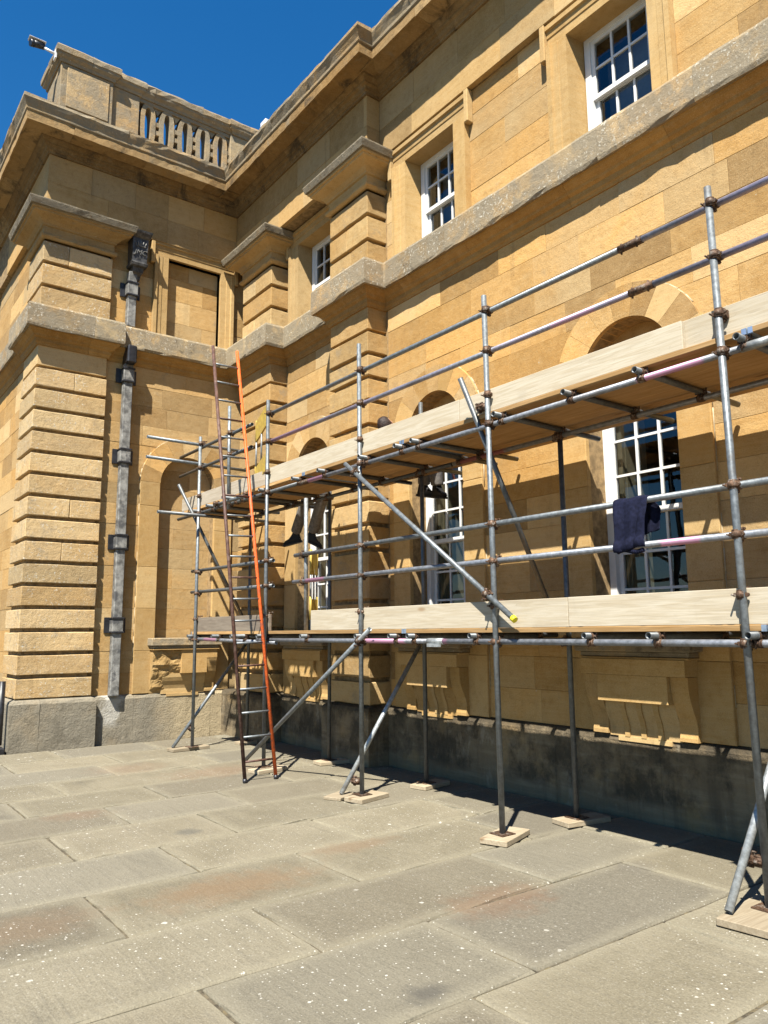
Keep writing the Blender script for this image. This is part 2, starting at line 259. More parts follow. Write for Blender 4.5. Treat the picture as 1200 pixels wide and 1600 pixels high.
def pave_mat():
    g = NG('york_paving'); r = g.rnd(); p = g.pos()
    off = g.n('CombineXYZ'); g.l(g.math('MULTIPLY', r, 40.0), off.inputs[0]); g.l(g.math('MULTIPLY', r, 29.0), off.inputs[1])
    v = g.vmath('ADD', p, off.outputs[0]); r1 = g.wn(r); r2 = g.wn(r, 5.1)
    n1 = g.noise(v, 1.4, 6, 0.65, 0.4); n2 = g.noise(v, 18, 8, 0.72); n3 = g.noise(g.scale3(v, (1.1, 18, 1)), 1.6, 6, 0.62, 0.4); n4 = g.noise(p, 95, 4, 0.65); n5 = g.noise(p, 38, 5, 0.7)
    col = g.mix(g.ramp(n1, 0.3, 0.7), (0.176, 0.152, 0.100), (0.232, 0.203, 0.139))
    col = g.mix(g.math('MULTIPLY', g.ramp(r1, 0.35, 1.0), 0.7), col, (0.145, 0.125, 0.09)); col = g.mix(g.math('MULTIPLY', g.ramp(g.wn(r, 9.7), 0.5, 1.0), 0.5), col, (0.205, 0.19, 0.15))
    col = g.mix(g.math('MULTIPLY', g.ramp(n3, 0.48, 0.72), 0.42), col, (0.145, 0.13, 0.098))
    col = g.mix(g.math('MULTIPLY', g.ramp(n2, 0.5, 0.76), 0.4), col, (0.29, 0.265, 0.205))
    col = g.mix(g.math('MULTIPLY', g.ramp(n4, 0.5, 0.72), 0.45), col, (0.36, 0.33, 0.25)); col = g.mix(g.math('MULTIPLY', g.ramp(n4, 0.48, 0.3), 0.45), col, (0.075, 0.068, 0.05))
    col = g.mix(g.math('MULTIPLY', g.ramp(n5, 0.52, 0.68), 0.35), col, (0.09, 0.082, 0.062))
    dk = g.ramp(g.noise(v, 0.9, 7, 0.7, 0.5), 0.56, 0.74); col = g.mix(g.math('MULTIPLY', dk, 0.55), col, (0.105, 0.095, 0.074))
    hv = g.n('HueSaturation'); g.put(hv.inputs['Color'], col); g.put(hv.inputs['Value'], g.math('ADD', 0.86, g.math('MULTIPLY', r2, 0.26))); col = hv.outputs[0]
    # pale worn rim along the slab edges
    uv = g.n('UVMap'); uv.uv_map = 'edge'; su = g.n('SeparateXYZ'); g.l(uv.outputs[0], su.inputs[0])
    ed = g.math('ADD', su.outputs[0], g.math('MULTIPLY', g.math('SUBTRACT', n1, 0.5), 0.22))
    col = g.mix(g.math('MULTIPLY', g.ramp(ed, 0.11, 0.0), 0.3), col, (0.30, 0.27, 0.19))
    # rust-coloured spills
    sx = g.n('SeparateXYZ'); g.l(p, sx.inputs[0])
    def blob(cx, cy, ax, ay, amt, c):
        nonlocal col
        dx = g.math('DIVIDE', g.math('SUBTRACT', sx.outputs[0], cx), ax); dy = g.math('DIVIDE', g.math('SUBTRACT', sx.outputs[1], cy), ay)
        d = g.math('SQRT', g.math('ADD', g.math('MULTIPLY', dx, dx), g.math('MULTIPLY', dy, dy)))
        d = g.math('ADD', d, g.math('MULTIPLY', g.math('SUBTRACT', g.noise(p, 5.5, 7, 0.7), 0.5), 2.0))
        col = g.mix(g.math('MULTIPLY', g.ramp(d, 1.1, 0.2), amt), col, c)
    blob(-3.62, 3.62, 0.30, 0.50, 0.5, (0.17, 0.092, 0.05))
    blob(-4.9, 2.45, 0.33, 0.75, 0.45, (0.21, 0.122, 0.06)); blob(-4.95, 1.2, 0.3, 0.5, 0.3, (0.2, 0.12, 0.065))
    blob(-8.9, 4.2, 0.5, 0.8, 0.3, (0.2, 0.10, 0.055)); blob(-9.8, 3.4, 0.45, 0.6, 0.25, (0.2, 0.105, 0.06)); blob(-5.2, 3.6, 0.2, 0.5, 0.35, (0.2, 0.115, 0.06))
    blob(-7.6, 2.2, 0.25, 0.35, 0.3, (0.2, 0.11, 0.06))
    blob(-2.95, 2.45, 0.12, 0.16, 0.7, (0.075, 0.07, 0.06)); blob(-6.4, 2.75, 0.14, 0.14, 0.6, (0.10, 0.095, 0.08)); blob(-3.5, 4.85, 0.16, 0.18, 0.4, (0.11, 0.10, 0.085))
    # white lichen rosettes, two sizes, in patches
    pm = g.ramp(g.noise(p, 0.75, 3, 0.5), 0.36, 0.62)
    for s_, th, keep in ((9, 0.16, 0.72), (24, 0.22, 0.62), (48, 0.26, 0.55)):
        vo = g.voro(g.vmath('ADD', p, g.vmath('SCALE', g.n('NewGeometry').outputs['Position'], scale=0.0)), s_)
        wv = g.n('SeparateColor'); g.l(vo.outputs['Color'], wv.inputs[0])
        rad = g.math('MULTIPLY', g.ramp(wv.outputs[0], keep, 1.0), th)
        d = g.math('ADD', vo.outputs['Distance'], g.math('MULTIPLY', g.math('SUBTRACT', g.noise(p, s_*2.6, 5, 0.7), 0.5), 0.5))
        m = g.ramp(g.math('SUBTRACT', rad, d), 0.0, 0.06)
        col = g.mix(g.math('MULTIPLY', g.math('MULTIPLY', m, pm), 0.85), col, (0.60, 0.575, 0.50))
    h = g.math('ADD', g.math('MULTIPLY', n2, 0.8), g.math('MULTIPLY', n3, 0.55)); h = g.math('ADD', h, g.math('MULTIPLY', n1, 1.5)); h = g.math('ADD', h, g.math('MULTIPLY', n4, 0.35)); h = g.math('ADD', h, g.math('MULTIPLY', n5, 0.5))
    g.bump(h, 0.6, 0.016)
    return g.fin(col, 0.86, 0, 0.25)
mPave = pave_mat()
mBed = plain('joint_dirt', (0.12, 0.10, 0.065), 0.95, noise=0.3, nscale=20, alt=(0.16, 0.13, 0.07))
mGrav = plain('gravel_ground', (0.13, 0.115, 0.085), 0.95, noise=0.2, nscale=30)  # unseen ground, kept dark to cut light bounced onto the house

def glass_mat():
    g = NG('window_glass'); g.t.nodes.remove(g.b)
    tr = g.n('BsdfTransparent'); tr.inputs[0].default_value = (0.82, 0.86, 0.86, 1)
    gl = g.n('BsdfGlossy'); gl.inputs['Roughness'].default_value = 0.02; gl.inputs[0].default_value = (0.9, 0.95, 1, 1)
    n = g.noise(g.pos(), 1.6, 2); bm = g.n('Bump'); bm.inputs['Strength'].default_value = 0.15; bm.inputs['Distance'].default_value = 0.02; g.l(n, bm.inputs['Height']); g.l(bm.outputs[0], gl.inputs['Normal'])
    fr = g.n('Fresnel'); fr.inputs[0].default_value = 1.55
    mx = g.n('MixShader'); g.l(g.math('ADD', g.math('MULTIPLY', fr.outputs[0], 0.8), 0.03), mx.inputs[0])
    g.l(tr.outputs[0], mx.inputs[1]); g.l(gl.outputs[0], mx.inputs[2]); g.l(mx.outputs[0], g.out.inputs[0])
    return g.m
mGlass = glass_mat()

# ------------------------------------------------------------------ mesh helpers
class MB:
    def __init__(s): s.v = []; s.f = []; s.sm = []
    def add(s, vs, fs, smooth=False):
        k = len(s.v); s.v += [tuple(x) for x in vs]; s.f += [tuple(i+k for i in f) for f in fs]; s.sm += [smooth]*len(fs)
        return s
    def box(s, a, b, c=0.0):
        (x0, y0, z0), (x1, y1, z1) = a, b
        x0, x1 = min(x0, x1), max(x0, x1); y0, y1 = min(y0, y1), max(y0, y1); z0, z1 = min(z0, z1), max(z0, z1)
        if c <= 0:
            vs = [(x, y, z) for x in (x0, x1) for y in (y0, y1) for z in (z0, z1)]
            return s.add(vs, [(0, 1, 3, 2), (4, 6, 7, 5), (0, 4, 5, 1), (2, 3, 7, 6), (0, 2, 6, 4), (1, 5, 7, 3)])
        bm = bmesh.new(); bmesh.ops.create_cube(bm, size=1)
        for v in bm.verts: v.co = Vector(((x0+x1)/2+v.co.x*(x1-x0), (y0+y1)/2+v.co.y*(y1-y0), (z0+z1)/2+v.co.z*(z1-z0)))
        bmesh.ops.bevel(bm, geom=bm.edges[:], offset=c, segments=1, affect='EDGES')
        bm.verts.index_update(); s.add([v.co for v in bm.verts], [[v.index for v in f.verts] for f in bm.faces]); bm.free(); return s
    def tube(s, p, q, r, n=12, wall=0.0, cap=True, r2=None):
        p, q = Vector(p), Vector(q); d = (q-p).normalized(); a = d.orthogonal().normalized(); b = d.cross(a)
        r2 = r if r2 is None else r2
        cs = [(math.cos(2*math.pi*i/n), math.sin(2*math.pi*i/n)) for i in range(n)]
        ring = lambda o, R_: [o+(a*x+b*y)*R_ for x, y in cs]
        if wall:
            vs = ring(p, r)+ring(q, r)+ring(p, r-wall)+ring(q, r-wall)
            s.add(vs, [(i, (i+1) % n, n+(i+1) % n, n+i) for i in range(n)], True)
            k = len(s.v)-4*n
            s.f += [tuple(k+x for x in (2*n+i, 3*n+i, 3*n+(i+1) % n, 2*n+(i+1) % n)) for i in range(n)]; s.sm += [True]*n
            s.f += [tuple(k+x for x in (i, 2*n+i, 2*n+(i+1) % n, (i+1) % n)) for i in range(n)]; s.sm += [False]*n
            s.f += [tuple(k+x for x in (n+i, n+(i+1) % n, 3*n+(i+1) % n, 3*n+i)) for i in range(n)]; s.sm += [False]*n
        else:
            s.add(ring(p, r)+ring(q, r2), [(i, (i+1) % n, n+(i+1) % n, n+i) for i in range(n)], True)
            if cap:
                k = len(s.v)-2*n; s.f += [tuple(k+i for i in reversed(range(n))), tuple(k+n+i for i in range(n))]; s.sm += [False, False]
        return s
    def prism(s, poly, f0, f1):            # poly list of 2D points, f0/f1 map 2D point to 3D
        n = len(poly); vs = [f0(p) for p in poly]+[f1(p) for p in poly]
        return s.add(vs, [tuple(range(n)), tuple(range(2*n-1, n-1, -1))]+[(i, n+i, n+(i+1) % n, (i+1) % n) for i in range(n)])
    def mesh(s, name):
        me = bpy.data.meshes.new(name); me.from_pydata(s.v, [], s.f)
        me.polygons.foreach_set('use_smooth', s.sm); me.update()
        return me
    def build(s, name, mat, parent=None):
        return link(name, s.mesh(name), mat, parent)
def link(name, me, mat, parent=None):
    if mat and not me.materials: me.materials.append(mat)
    o = bpy.data.objects.new(name, me); C.objects.link(o)
    if parent: o.parent = parent
    return o
def empty(name, loc=(0, 0, 0)):
    o = bpy.data.objects.new(name, None); C.objects.link(o); o.location = loc; o.empty_display_size = 0.2; return o
def tag(o, label, cat, group=None):
    o['label'] = label; o['category'] = cat
    if group: o['group'] = group
    return o
def recalc(me):
    bm = bmesh.new(); bm.from_mesh(me); bmesh.ops.recalc_face_normals(bm, faces=bm.faces[:]); bm.to_mesh(me); bm.free()
# wall frames: (u, n, z) -> world ; n is out of the wall
YW, XR, YP, XP, YL = 6.12, -12.2, 5.80, -12.1, 2.52
class FL:                                       # faces -y
    def __init__(s, y): s.y = y
    def __call__(s, u, n, z): return (u, s.y-n, z)
class FR:                                       # faces +x
    def __init__(s, x): s.x = x
    def __call__(s, u, n, z): return (s.x+n, u, z)
def block(F, u0, u1, z0, z1, n1, n0=-0.07, ch=0.0025, jit=0.0, k=1, gap=0.001):
    """one dressed stone: front at n1, chamfered arrises, optional uneven edges"""
    u0 += gap; u1 -= gap; z0 += gap; z1 -= gap
    def ring(i, n, j):
        a, b, c, d = u0+i, u1-i, z0+i, z1-i; pts = []
        for (p, q) in (((a, c), (b, c)), ((b, c), (b, d)), ((b, d), (a, d)), ((a, d), (a, c))):
            for t in range(k):
                e = t/k; pts.append((p[0]+(q[0]-p[0])*e+random.uniform(-j, j), p[1]+(q[1]-p[1])*e+random.uniform(-j, j)))
        return [F(x, n+(random.uniform(-j, j)*0.5), z) for x, z in pts]
    m = 4*k; vs = ring(0, n0, 0)+ring(0, n1-ch, jit)+ring(ch, n1, jit)
    fs = []
    for t in range(2): fs += [(t*m+i, t*m+(i+1) % m, (t+1)*m+(i+1) % m, (t+1)*m+i) for i in range(m)]
    fs.append(tuple(2*m+i for i in range(m)))
    return MB().add(vs, fs)

# ------------------------------------------------------------------ ground and paving
gm = MB().add([(-400, -400, -0.03), (400, -400, -0.03), (400, 400, -0.03), (-400, 400, -0.03)], [(0, 1, 2, 3)])
g = gm.build('ground', mGrav); g['kind'] = 'structure'; g['label'] = 'unseen dark gravel ground beyond the paved terrace'
pv = MB().add([(-19, -7, -0.017), (5, -7, -0.017), (5, 6.6, -0.017), (-19, 6.6, -0.017)], [(0, 1, 2, 3)]).build('pavement', mBed)
pv['kind'] = 'structure'; pv['label'] = 'terrace of grey stone paving slabs spotted with white lichen'
XJ = [4.9, 4.07, 3.2, 2.35, 1.5, 0.66, -0.25, -1.1, -1.96, -2.80, -3.65, -4.47, -5.33, -6.15, -7.0, -7.8, -8.62, -9.48, -10.3, -11.15, -12.0, -12.85, -13.7, -14.5]
CJ = {-3.65: [1.65, 3.045, 4.88], -4.47: [0.7, 2.34, 4.15, 5.45], -5.33: [0.2, 1.60, 3.16, 4.87], -6.15: [0.9, 2.40, 3.8, 5.1], -7.0: [1.78, 3.085, 4.45], -7.8: [0.9, 2.48, 3.65, 5.0], -8.62: [1.8, 3.155, 4.6], -9.48: [2.37, 4.1, 5.3], -10.3: [1.7, 3.16, 4.5], -2.80: [0.8, 2.6, 4.1, 5.4]}
def slab(x0, x1, y0, y1):
    gp = 0.010; x0 += gp; x1 -= gp; y0 += gp; y1 -= gp; z = random.uniform(-0.004, 0.003); tx, ty = random.uniform(-.003, .003), random.uniform(-.003, .003)
    cx, cy = (x0+x1)/2, (y0+y1)/2; k = 7; rings = []
    for i, dz in ((0, -0.06), (0, -0.012), (0.010, 0.0)):
        pts = []
        for p, q in (((x0+i, y0+i), (x1-i, y0+i)), ((x1-i, y0+i), (x1-i, y1-i)), ((x1-i, y1-i), (x0+i, y1-i)), ((x0+i, y1-i), (x0+i, y0+i))):
            for t in range(k):
                e = t/k; j = 0.0045 if dz > -0.05 else 0
                x = p[0]+(q[0]-p[0])*e+random.uniform(-j, j); y = p[1]+(q[1]-p[1])*e+random.uniform(-j, j)
                pts.append((x, y, z+dz+(x-cx)*tx+(y-cy)*ty))
        rings.append(pts)
    i = 0.16
    rings.append([(cx+(x-cx)*max(0.1, 1-i/((x1-x0)/2)), cy+(y-cy)*max(0.1, 1-i/((y1-y0)/2)), zz) for x, y, zz in rings[2]])
    m = 4*k; vs = [p for r_ in rings for p in r_]; fs = []
    for t in range(3): fs += [(t*m+a, t*m+(a+1) % m, (t+1)*m+(a+1) % m, (t+1)*m+a) for a in range(m)]
    fs.append(tuple(3*m+a for a in range(m)))
    me = MB().add(vs, fs).mesh('slab')
    uv = me.uv_layers.new(name='edge')
    for lp in me.loops: uv.data[lp.index].uv = (0.16 if lp.vertex_index >= 3*m else 0.0, 0.0)
    link('paving_slab', me, mPave, pv)
for i in range(len(XJ)-1):
    x1, x0 = XJ[i], XJ[i+1]
    top = 6.02 if x0 > -12.1 else 2.44
    ys = sorted(CJ.get(round(x0, 2), []))
    lo = ys[0] if ys else random.uniform(2.0, 3.2)
    if not ys:
        ys = [lo]
        while ys[-1] < top-1.2: ys.append(ys[-1]+random.uniform(1.1, 1.6))
    while ys[0] > (-4.2 if x0 > -13 else -1): ys.insert(0, ys[0]-random.uniform(1.1, 1.7))
    ys = [y for y in ys if y < top-0.25]+[top]
    for a, b in zip(ys, ys[1:]): slab(x0, x1, a, b)

# ------------------------------------------------------------------ the house
house = empty('country_house', (-10, 6.4, 0))
tag(house, 'honey-coloured stone country house with rusticated piers, sash windows and a balustrade', 'building')
house.location = (0, 0, 0)
PITCH = 0.334; ZP = 0.72; ZB0 = ZP+PITCH*15       # 5.73
ZM, ZBB, ZBT, ZF, ZC, ZT = 6.05, 6.28, 6.66, 8.33, 9.24, 9.80
LOW = [ZP+PITCH*i for i in range(16)]+[ZM]; UPP = [ZBT+(ZF-ZBT)/5*i for i in range(6)]
FRZ = [ZF, ZF+0.44, ZC]
X_R = 1.2                                          # right end of the built wall
WX = [-9.85, -7.0, -4.2, -1.4]
far_stones = MB()
def ashlar(part, F, ua, ub, zs, mat, holes=(), lo=0.55, hi=1.2, n1=0.0, name='ashlar_block', vis=lambda u: True):
    for z0, z1 in zip(zs, zs[1:]):
        iv = [(ua, ub)]
        for h in holes:
            c, hw, zb, zt, arch = h
            if z1 <= zb+0.01 or z0 >= zt-0.01: continue
            if arch:                                # arched head: half width needed at this course
                q0, q1 = z0-(zt-0.83), z1-(zt-0.83)
                hw2 = hw if q1 <= 0 else math.sqrt(max(0.0, 0.80**2-q1*q1))
                if q0 < 0.5: hw2 = max(hw2, math.sqrt(0.25-max(0, q0)**2)+0.01)
                if hw2 <= 0.02: continue
            else: hw2 = hw
            nv = []
            for a, b in iv:
                if c-hw2 > a: nv.append((a, min(b, c-hw2)))
                if c+hw2 < b: nv.append((max(a, c+hw2), b))
            iv = [x for x in nv if x[1]-x[0] > 0.02]
        for a, b in iv:
            L = b-a; n = max(1, round(L/random.uniform(lo, hi))); cuts = [a]
            ws = [random.uniform(0.7, 1.3) for _ in range(n)]; t = sum(ws)
            for q in ws: cuts.append(cuts[-1]+L*q/t)
            for p, q in zip(cuts, cuts[1:]):
                bl = block(F, p, q, z0, z1, n1+random.uniform(-0.003, 0.003))
                if vis((p+q)/2): bl.build(name, mat, part)
                else: far_stones.add(bl.v, bl.f)
def slabbox(F, u0, u1, n0, n1, z0, z1, mb=None):
    mb = mb or MB(); return mb.box(F(u0, n0, z0), F(u1, n1, z1))
def backing(F, ua, ub, z0, z1, holes, n1=-0.014, n0=-0.55):
    """solid wall core with openings (rect or arched)"""
    mb = MB(); cur = ua
    for c, hw, zb, zt, arch in sorted(holes):
        slabbox(F, cur, c-hw, n0, n1, z0, z1, mb)
        if zb > z0: slabbox(F, c-hw, c+hw, n0, n1, z0, zb, mb)
        if not arch:
            if zt < z1: slabbox(F, c-hw, c+hw, n0, n1, zt, z1, mb)
        else:
            zsn = zt-hw; slabbox(F, c-hw, c+hw, n0, n1, zt, z1, mb); N = 20
            for i in range(N):
                a0, a1 = math.pi*i/N, math.pi*(i+1)/N
                p0, p1 = (c-hw*math.cos(a0), zsn+hw*math.sin(a0)), (c-hw*math.cos(a1), zsn+hw*math.sin(a1))
                mb.prism([p0, p1, (p1[0], zt), (p0[0], zt)], lambda p: F(p[0], n0, p[1]), lambda p: F(p[0], n1, p[1]))
        cur = c+hw
    slabbox(F, cur, ub, n0, n1, z0, z1, mb)
    return mb

FLW, FRW = FL(YW), FR(XR)
ARC = lambda c: (c, 0.50, 1.5, 4.63, True); ARCS = lambda c: (c, 0.70, 0.0, 4.96, True)
UPW = lambda c: (c, 0.50, 6.0, 8.06, False)
# long wall: bay beside the corner and the long bay to the right
longw = backing(FLW, -12.6, X_R, 0, ZF, []).v and None
mbk = backing(FLW, -12.6, X_R, 0, 6.1, [ARC(c) for c in WX]); m2 = backing(FLW, -12.6, X_R, 6.1, ZF+0.02, [(c, 0.50, 6.1, 8.06, False) for c in WX]); mbk.add(m2.v, m2.f)
wall_long = mbk.build('long_wall', mMortar, house)
vis = lambda u: u < -1.9
ashlar(wall_long, FLW, -7.96, X_R, LOW, mAsh, [ARCS(c) for c in WX[1:]], vis=vis)
ashlar(wall_long, FLW, -10.72, -8.98, LOW, mAsh, [ARCS(WX[0])])
ashlar(wall_long, FLW, -7.96, X_R, UPP, mAsh, [(c, 0.74, 6, 8.4, False) for c in WX[1:]], vis=vis)
ashlar(wall_long, FLW, -10.72, -8.98, UPP, mAsh, [(WX[0], 0.74, 6, 8.4, False)])
# return wall
NY = 5.045
mbk = backing(FRW, 3.55, 6.2, 0, 6.1, [(NY, 0.485, 1.5, 4.61, True)]); m2 = backing(FRW, 3.55, 6.2, 6.1, ZF+0.02, [(NY, 0.49, 6.1, 8.10, False)]); mbk.add(m2.v, m2.f)
wall_ret = mbk.build('return_wall', mMortar, house)
ashlar(wall_ret, FRW, 3.60, 6.1, LOW, mAshR, [(NY, 0.70, 0.0, 4.94, True)])
ashlar(wall_ret, FRW, 3.60, 6.1, UPP, mAsh, [(NY, 0.74, 6, 8.4, False)])
# left facade, seen edge on
FLF = FL(YL+0.10)
wall_left = backing(FLF, -18, -12.65, 0, ZF+0.02, []).build('left_facade', mMortar, house)
ashlar(wall_left, FLF, -16, -13.0, LOW, mAsh, lo=0.9, hi=1.5); ashlar(wall_left, FLF, -16, -13.0, UPP, mAsh, lo=0.9, hi=1.5)

# rusticated pier and pilasters -------------------------------------------------
def rusticated(name, label, x0, x1, y0, y1, mat, open_sides, split=0.35):
    """courses of channelled blocks between plinth and string course, and above it; x0..y1 = plan of the shaft"""
    core = MB().box((x0+0.06, y0+0.06, 0), (x1-0.06, y1-0.06, ZF))
    part = core.build(name, mMortar, house)
    lows = [ZP+PITCH*i for i in range(16)]
    ups = [ZBT, 7.04, 7.42, 7.80]
    for zs in (lows, ups):
        for z0, z1 in zip(zs, zs[1:]):
            gz = 0.036
            u = [(x0, x1, y0, y1)]
            if random.random() < split:
                if (x1-x0) > (y1-y0): t = x0+(x1-x0)*random.uniform(0.35, 0.65); u = [(x0, t-0.002, y0, y1), (t+0.002, x1, y0, y1)]
                else: t = y0+(y1-y0)*random.uniform(0.35, 0.65); u = [(x0, x1, y0, t-0.002), (x0, x1, t+0.002, y1)]
            for a, b, c, d in u:
                bm = bmesh.new(); bmesh.ops.create_cube(bm, size=1)
                zz0, zz1 = z0+gz*0.6, z1-gz
                for v in bm.verts: v.co = Vector(((a+b)/2+v.co.x*(b-a), (c+d)/2+v.co.y*(d-c), (zz0+zz1)/2+v.co.z*(zz1-zz0)))
                bmesh.ops.subdivide_edges(bm, edges=[e for e in bm.edges if abs(e.verts[0].co.z-e.verts[1].co.z) < 1e-5], cuts=3, use_grid_fill=True)
                bmesh.ops.bevel(bm, geom=[e for e in bm.edges if len(e.link_faces) == 2 and e.calc_face_angle(0) > 1], offset=0.009, segments=1, affect='EDGES')
                for v in bm.verts: v.co += Vector((random.uniform(-1, 1), random.uniform(-1, 1), random.uniform(-1, 1)))*0.0035
                bm.verts.index_update(); me = MB().add([v.co for v in bm.verts], [[v.index for v in f.verts] for f in bm.faces]).mesh('rusticated_block'); bm.free()
                link('rusticated_block', me, mat, part)
    # plain course below the string course moulding
    MB().box((x0+0.012, y0+0.012, ZB0+0.012), (x1-0.012, y1-0.012, ZM+0.1), 0.006).build('plain_block', mAsh, part)
    MB().box((x0+0.012, y0+0.012, 7.80), (x1-0.012, y1-0.012, 8.05), 0.004).build('neck_block', mPil, part)
    part['label'] = label
    return part
pier = rusticated('corner_pier', 'rusticated corner pier speckled with white lichen', -13.05, XP, YL, 3.59, mRust, 'xy', 0.3)
pil1 = rusticated('pilaster', 'rusticated pilaster in the inner corner', -11.79, -10.74, YP, YW+0.1, mPil, 'xy')
pil2 = rusticated('pilaster', 'rusticated pilaster between the first and second windows', -8.95, -8.0, YP, YW+0.1, mPil, 'xy')

# swept mouldings ----------------------------------------------------------------
def offset_path(path, n):
    out = []
    for i, p in enumerate(path):
        p = Vector(p)
        d0 = (p-Vector(path[i-1])).normalized() if i > 0 else None
        d1 = (Vector(path[i+1])-p).normalized() if i < len(path)-1 else None
        nrm = lambda d: Vector((d.y, -d.x))           # right-hand side of travel is outside
        if d0 is None: q = p+nrm(d1)*n
        elif d1 is None: q = p+nrm(d0)*n
        else:
            a, b = nrm(d0), nrm(d1); m = (a+b)
            q = p+m*(n/(m.dot(a))) if m.length > 1e-6 else p+a*n
        out.append(q)
    return out
def sweep_mesh(profile, path, jit=None, step=0.14):
    """profile [(n,z)] closed polygon, path [(x,y)] plan polyline with the outside on its right"""
    # densify
    pts = [path[0]]; corner = [True]
    for a, b in zip(path, path[1:]):
        L = math.hypot(b[0]-a[0], b[1]-a[1]); k = max(1, int(L/step))
        for t in range(1, k+1): pts.append((a[0]+(b[0]-a[0])*t/k, a[1]+(b[1]-a[1])*t/k))
    m = len(profile); cols = [offset_path(pts, n) for n, z in profile]
    vs = []
    for i in range(len(pts)):
        for j in range(m):
            q = cols[j][i]; z = profile[j][1]; dz = dn = 0
            if jit and jit[j]:
                a = jit[j]; dz = random.gauss(0, a*0.5); dn = -abs(random.gauss(0, a*0.6))
                if random.random() < 0.06: dn -= a*1.6; dz += a*0.9
            base = Vector(pts[i]); dr = (q-base); dr = dr.normalized() if dr.length > 1e-6 else Vector((0, 0))
            vs.append((q.x+dr.x*dn, q.y+dr.y*dn, z+dz))
    fs = [(i*m+j, (i+1)*m+j, (i+1)*m+(j+1) % m, i*m+(j+1) % m) for i in range(len(pts)-1) for j in range(m)]
    fs += [tuple(range(m)), tuple(reversed([(len(pts)-1)*m+j for j in range(m)]))]
    return MB().add(vs, fs)
def split_path(path, cuts_len):
    """cut polyline into pieces of random length between corners (never within 0.2 m of a corner)"""
    pieces = []; cur = [path[0]]; acc = 0; target = random.uniform(*cuts_len)
    for a, b in zip(path, path[1:]):
        a = Vector(a); b = Vector(b); L = (b-a).length; t = 0
        while acc+(L-t) > target:
            t2 = t+(target-acc)
            if t2 < 0.2: t2 = min(0.25, L)
            if t2 > L-0.2: break
            c = a+(b-a)*(t2/L); g_ = (b-a).normalized()*0.0015
            cur.append(tuple(c-g_)); pieces.append(cur); cur = [tuple(c+g_)]; t = t2; acc = 0; target = random.uniform(*cuts_len)
        cur.append(tuple(b)); acc += L-t
    pieces.append(cur); return pieces
def sweep_part(name, pname, profile, path, mat, label=None, lens=(0.9, 1.5), jit=None, part=None, step=0.14):
    pcs = split_path(path, lens)
    for i, pc in enumerate(pcs):
        o = sweep_mesh(profile, pc, jit, step).build(pname if part else name, mat, part or house); recalc(o.data)
        if part is None:
            part = o
            if label: o['label'] = label
    return part
# plan paths, travelling so that the outside lies on the right hand
P_BAND = [(-17, YL+0.1), (-13.05, YL+0.1), (-13.05, YL), (XP, YL), (XP, 3.59), (XR, 3.59), (XR, YP), (-10.74, YP), (-10.74, YW), (-8.95, YW), (-8.95, YP), (-8.0, YP), (-8.0, YW), (X_R, YW)]
P_PLIN = [(-17, YL+0.1), (-13.05, YL+0.1), (-13.05, YL), (XP, YL), (XP, 3.59), (XR, 3.59), (XR, YP), (-10.74, YP), (-10.74, YW), (-8.95, YW), (-8.95, YP), (-8.0, YP), (-8.0, YW), (X_R, YW)]
P_FRZ = [(-17, YL), (XP, YL), (XP, YP), (-8.0, YP), (-8.0, 6.03), (X_R, 6.03)]
plin_prof = [(-0.2, -0.05), (0.065, -0.05), (0.065, 0.66), (0.045, 0.70), (-0.012, ZP+0.004), (-0.2, ZP+0.004)]
sweep_part('plinth', 'plinth_stone', plin_prof, P_PLIN[:7], mPlinR, 'grey weathered plinth under the return wall and corner pier', (0.9, 1.6), [0, 0.006, 0.008, 0.01, 0, 0])
sweep_part('plinth', 'plinth_stone', plin_prof, P_PLIN[6:], mPlin, 'black-stained plinth under the long wall', (0.9, 1.6), [0, 0.004, 0.006, 0.008, 0, 0])
bed_prof = [(-0.05, ZM), (0.012, ZM), (0.02, ZM+0.03), (0.035, ZM+0.05), (0.04, ZM+0.10), (0.075, ZM+0.125), (0.085, ZM+0.15), (0.13, ZM+0.19), (0.15, ZM+0.225), (-0.05, ZM+0.225)]
band_prof = [(-0.06, ZBB-0.004), (0.16, ZBB-0.004), (0.20, ZBB-0.01), (0.205, ZBB+0.03), (0.20, ZBT-0.05), (0.185, ZBT-0.015), (0.0, ZBT+0.012), (-0.06, ZBT+0.012)]
sc1 = sweep_part('string_course', 'band_stone', band_prof, P_BAND, mBand, 'projecting string course grey with lichen', (0.9, 1.4), [0, 0.003, 0.012, 0.004, 0.002, 0.006, 0, 0], step=0.16)
sweep_part('string_course', 'bed_moulding', bed_prof, P_BAND, mMould, None, (1.1, 1.7), None, sc1, step=0.4)
corn_prof = [(-0.05, ZC), (0.03, ZC), (0.035, ZC+0.03), (0.06, ZC+0.045), (0.075, ZC+0.09), (0.11, ZC+0.105), (0.115, ZC+0.135), (0.16, ZC+0.175), (0.17, ZC+0.20), (0.41, ZC+0.215), (0.415, ZC+0.185), (0.445, ZC+0.185), (0.45, ZC+0.33), (0.465, ZC+0.345), (0.47, ZC+0.385), (0.50, ZC+0.45), (0.525, ZC+0.50), (0.525, ZT-0.01), (0.5, ZT), (-0.25, ZT+0.06), (-0.25, ZC)]
cj = [0]*len(corn_prof)
for k_ in (10, 11, 12): cj[k_] = 0.006
for k_ in (16, 17, 18): cj[k_] = 0.008
cbed = corn_prof[:9]+[(-0.25, ZC+0.20), (-0.25, ZC)]; clo = [(-0.25, ZC+0.2015), (0.171, ZC+0.2015)]+corn_prof[9:13]+[(0.45, ZC+0.3285), (-0.25, ZC+0.3285)]; chi = [(-0.25, ZC+0.33), (0.451, ZC+0.33)]+corn_prof[13:20]
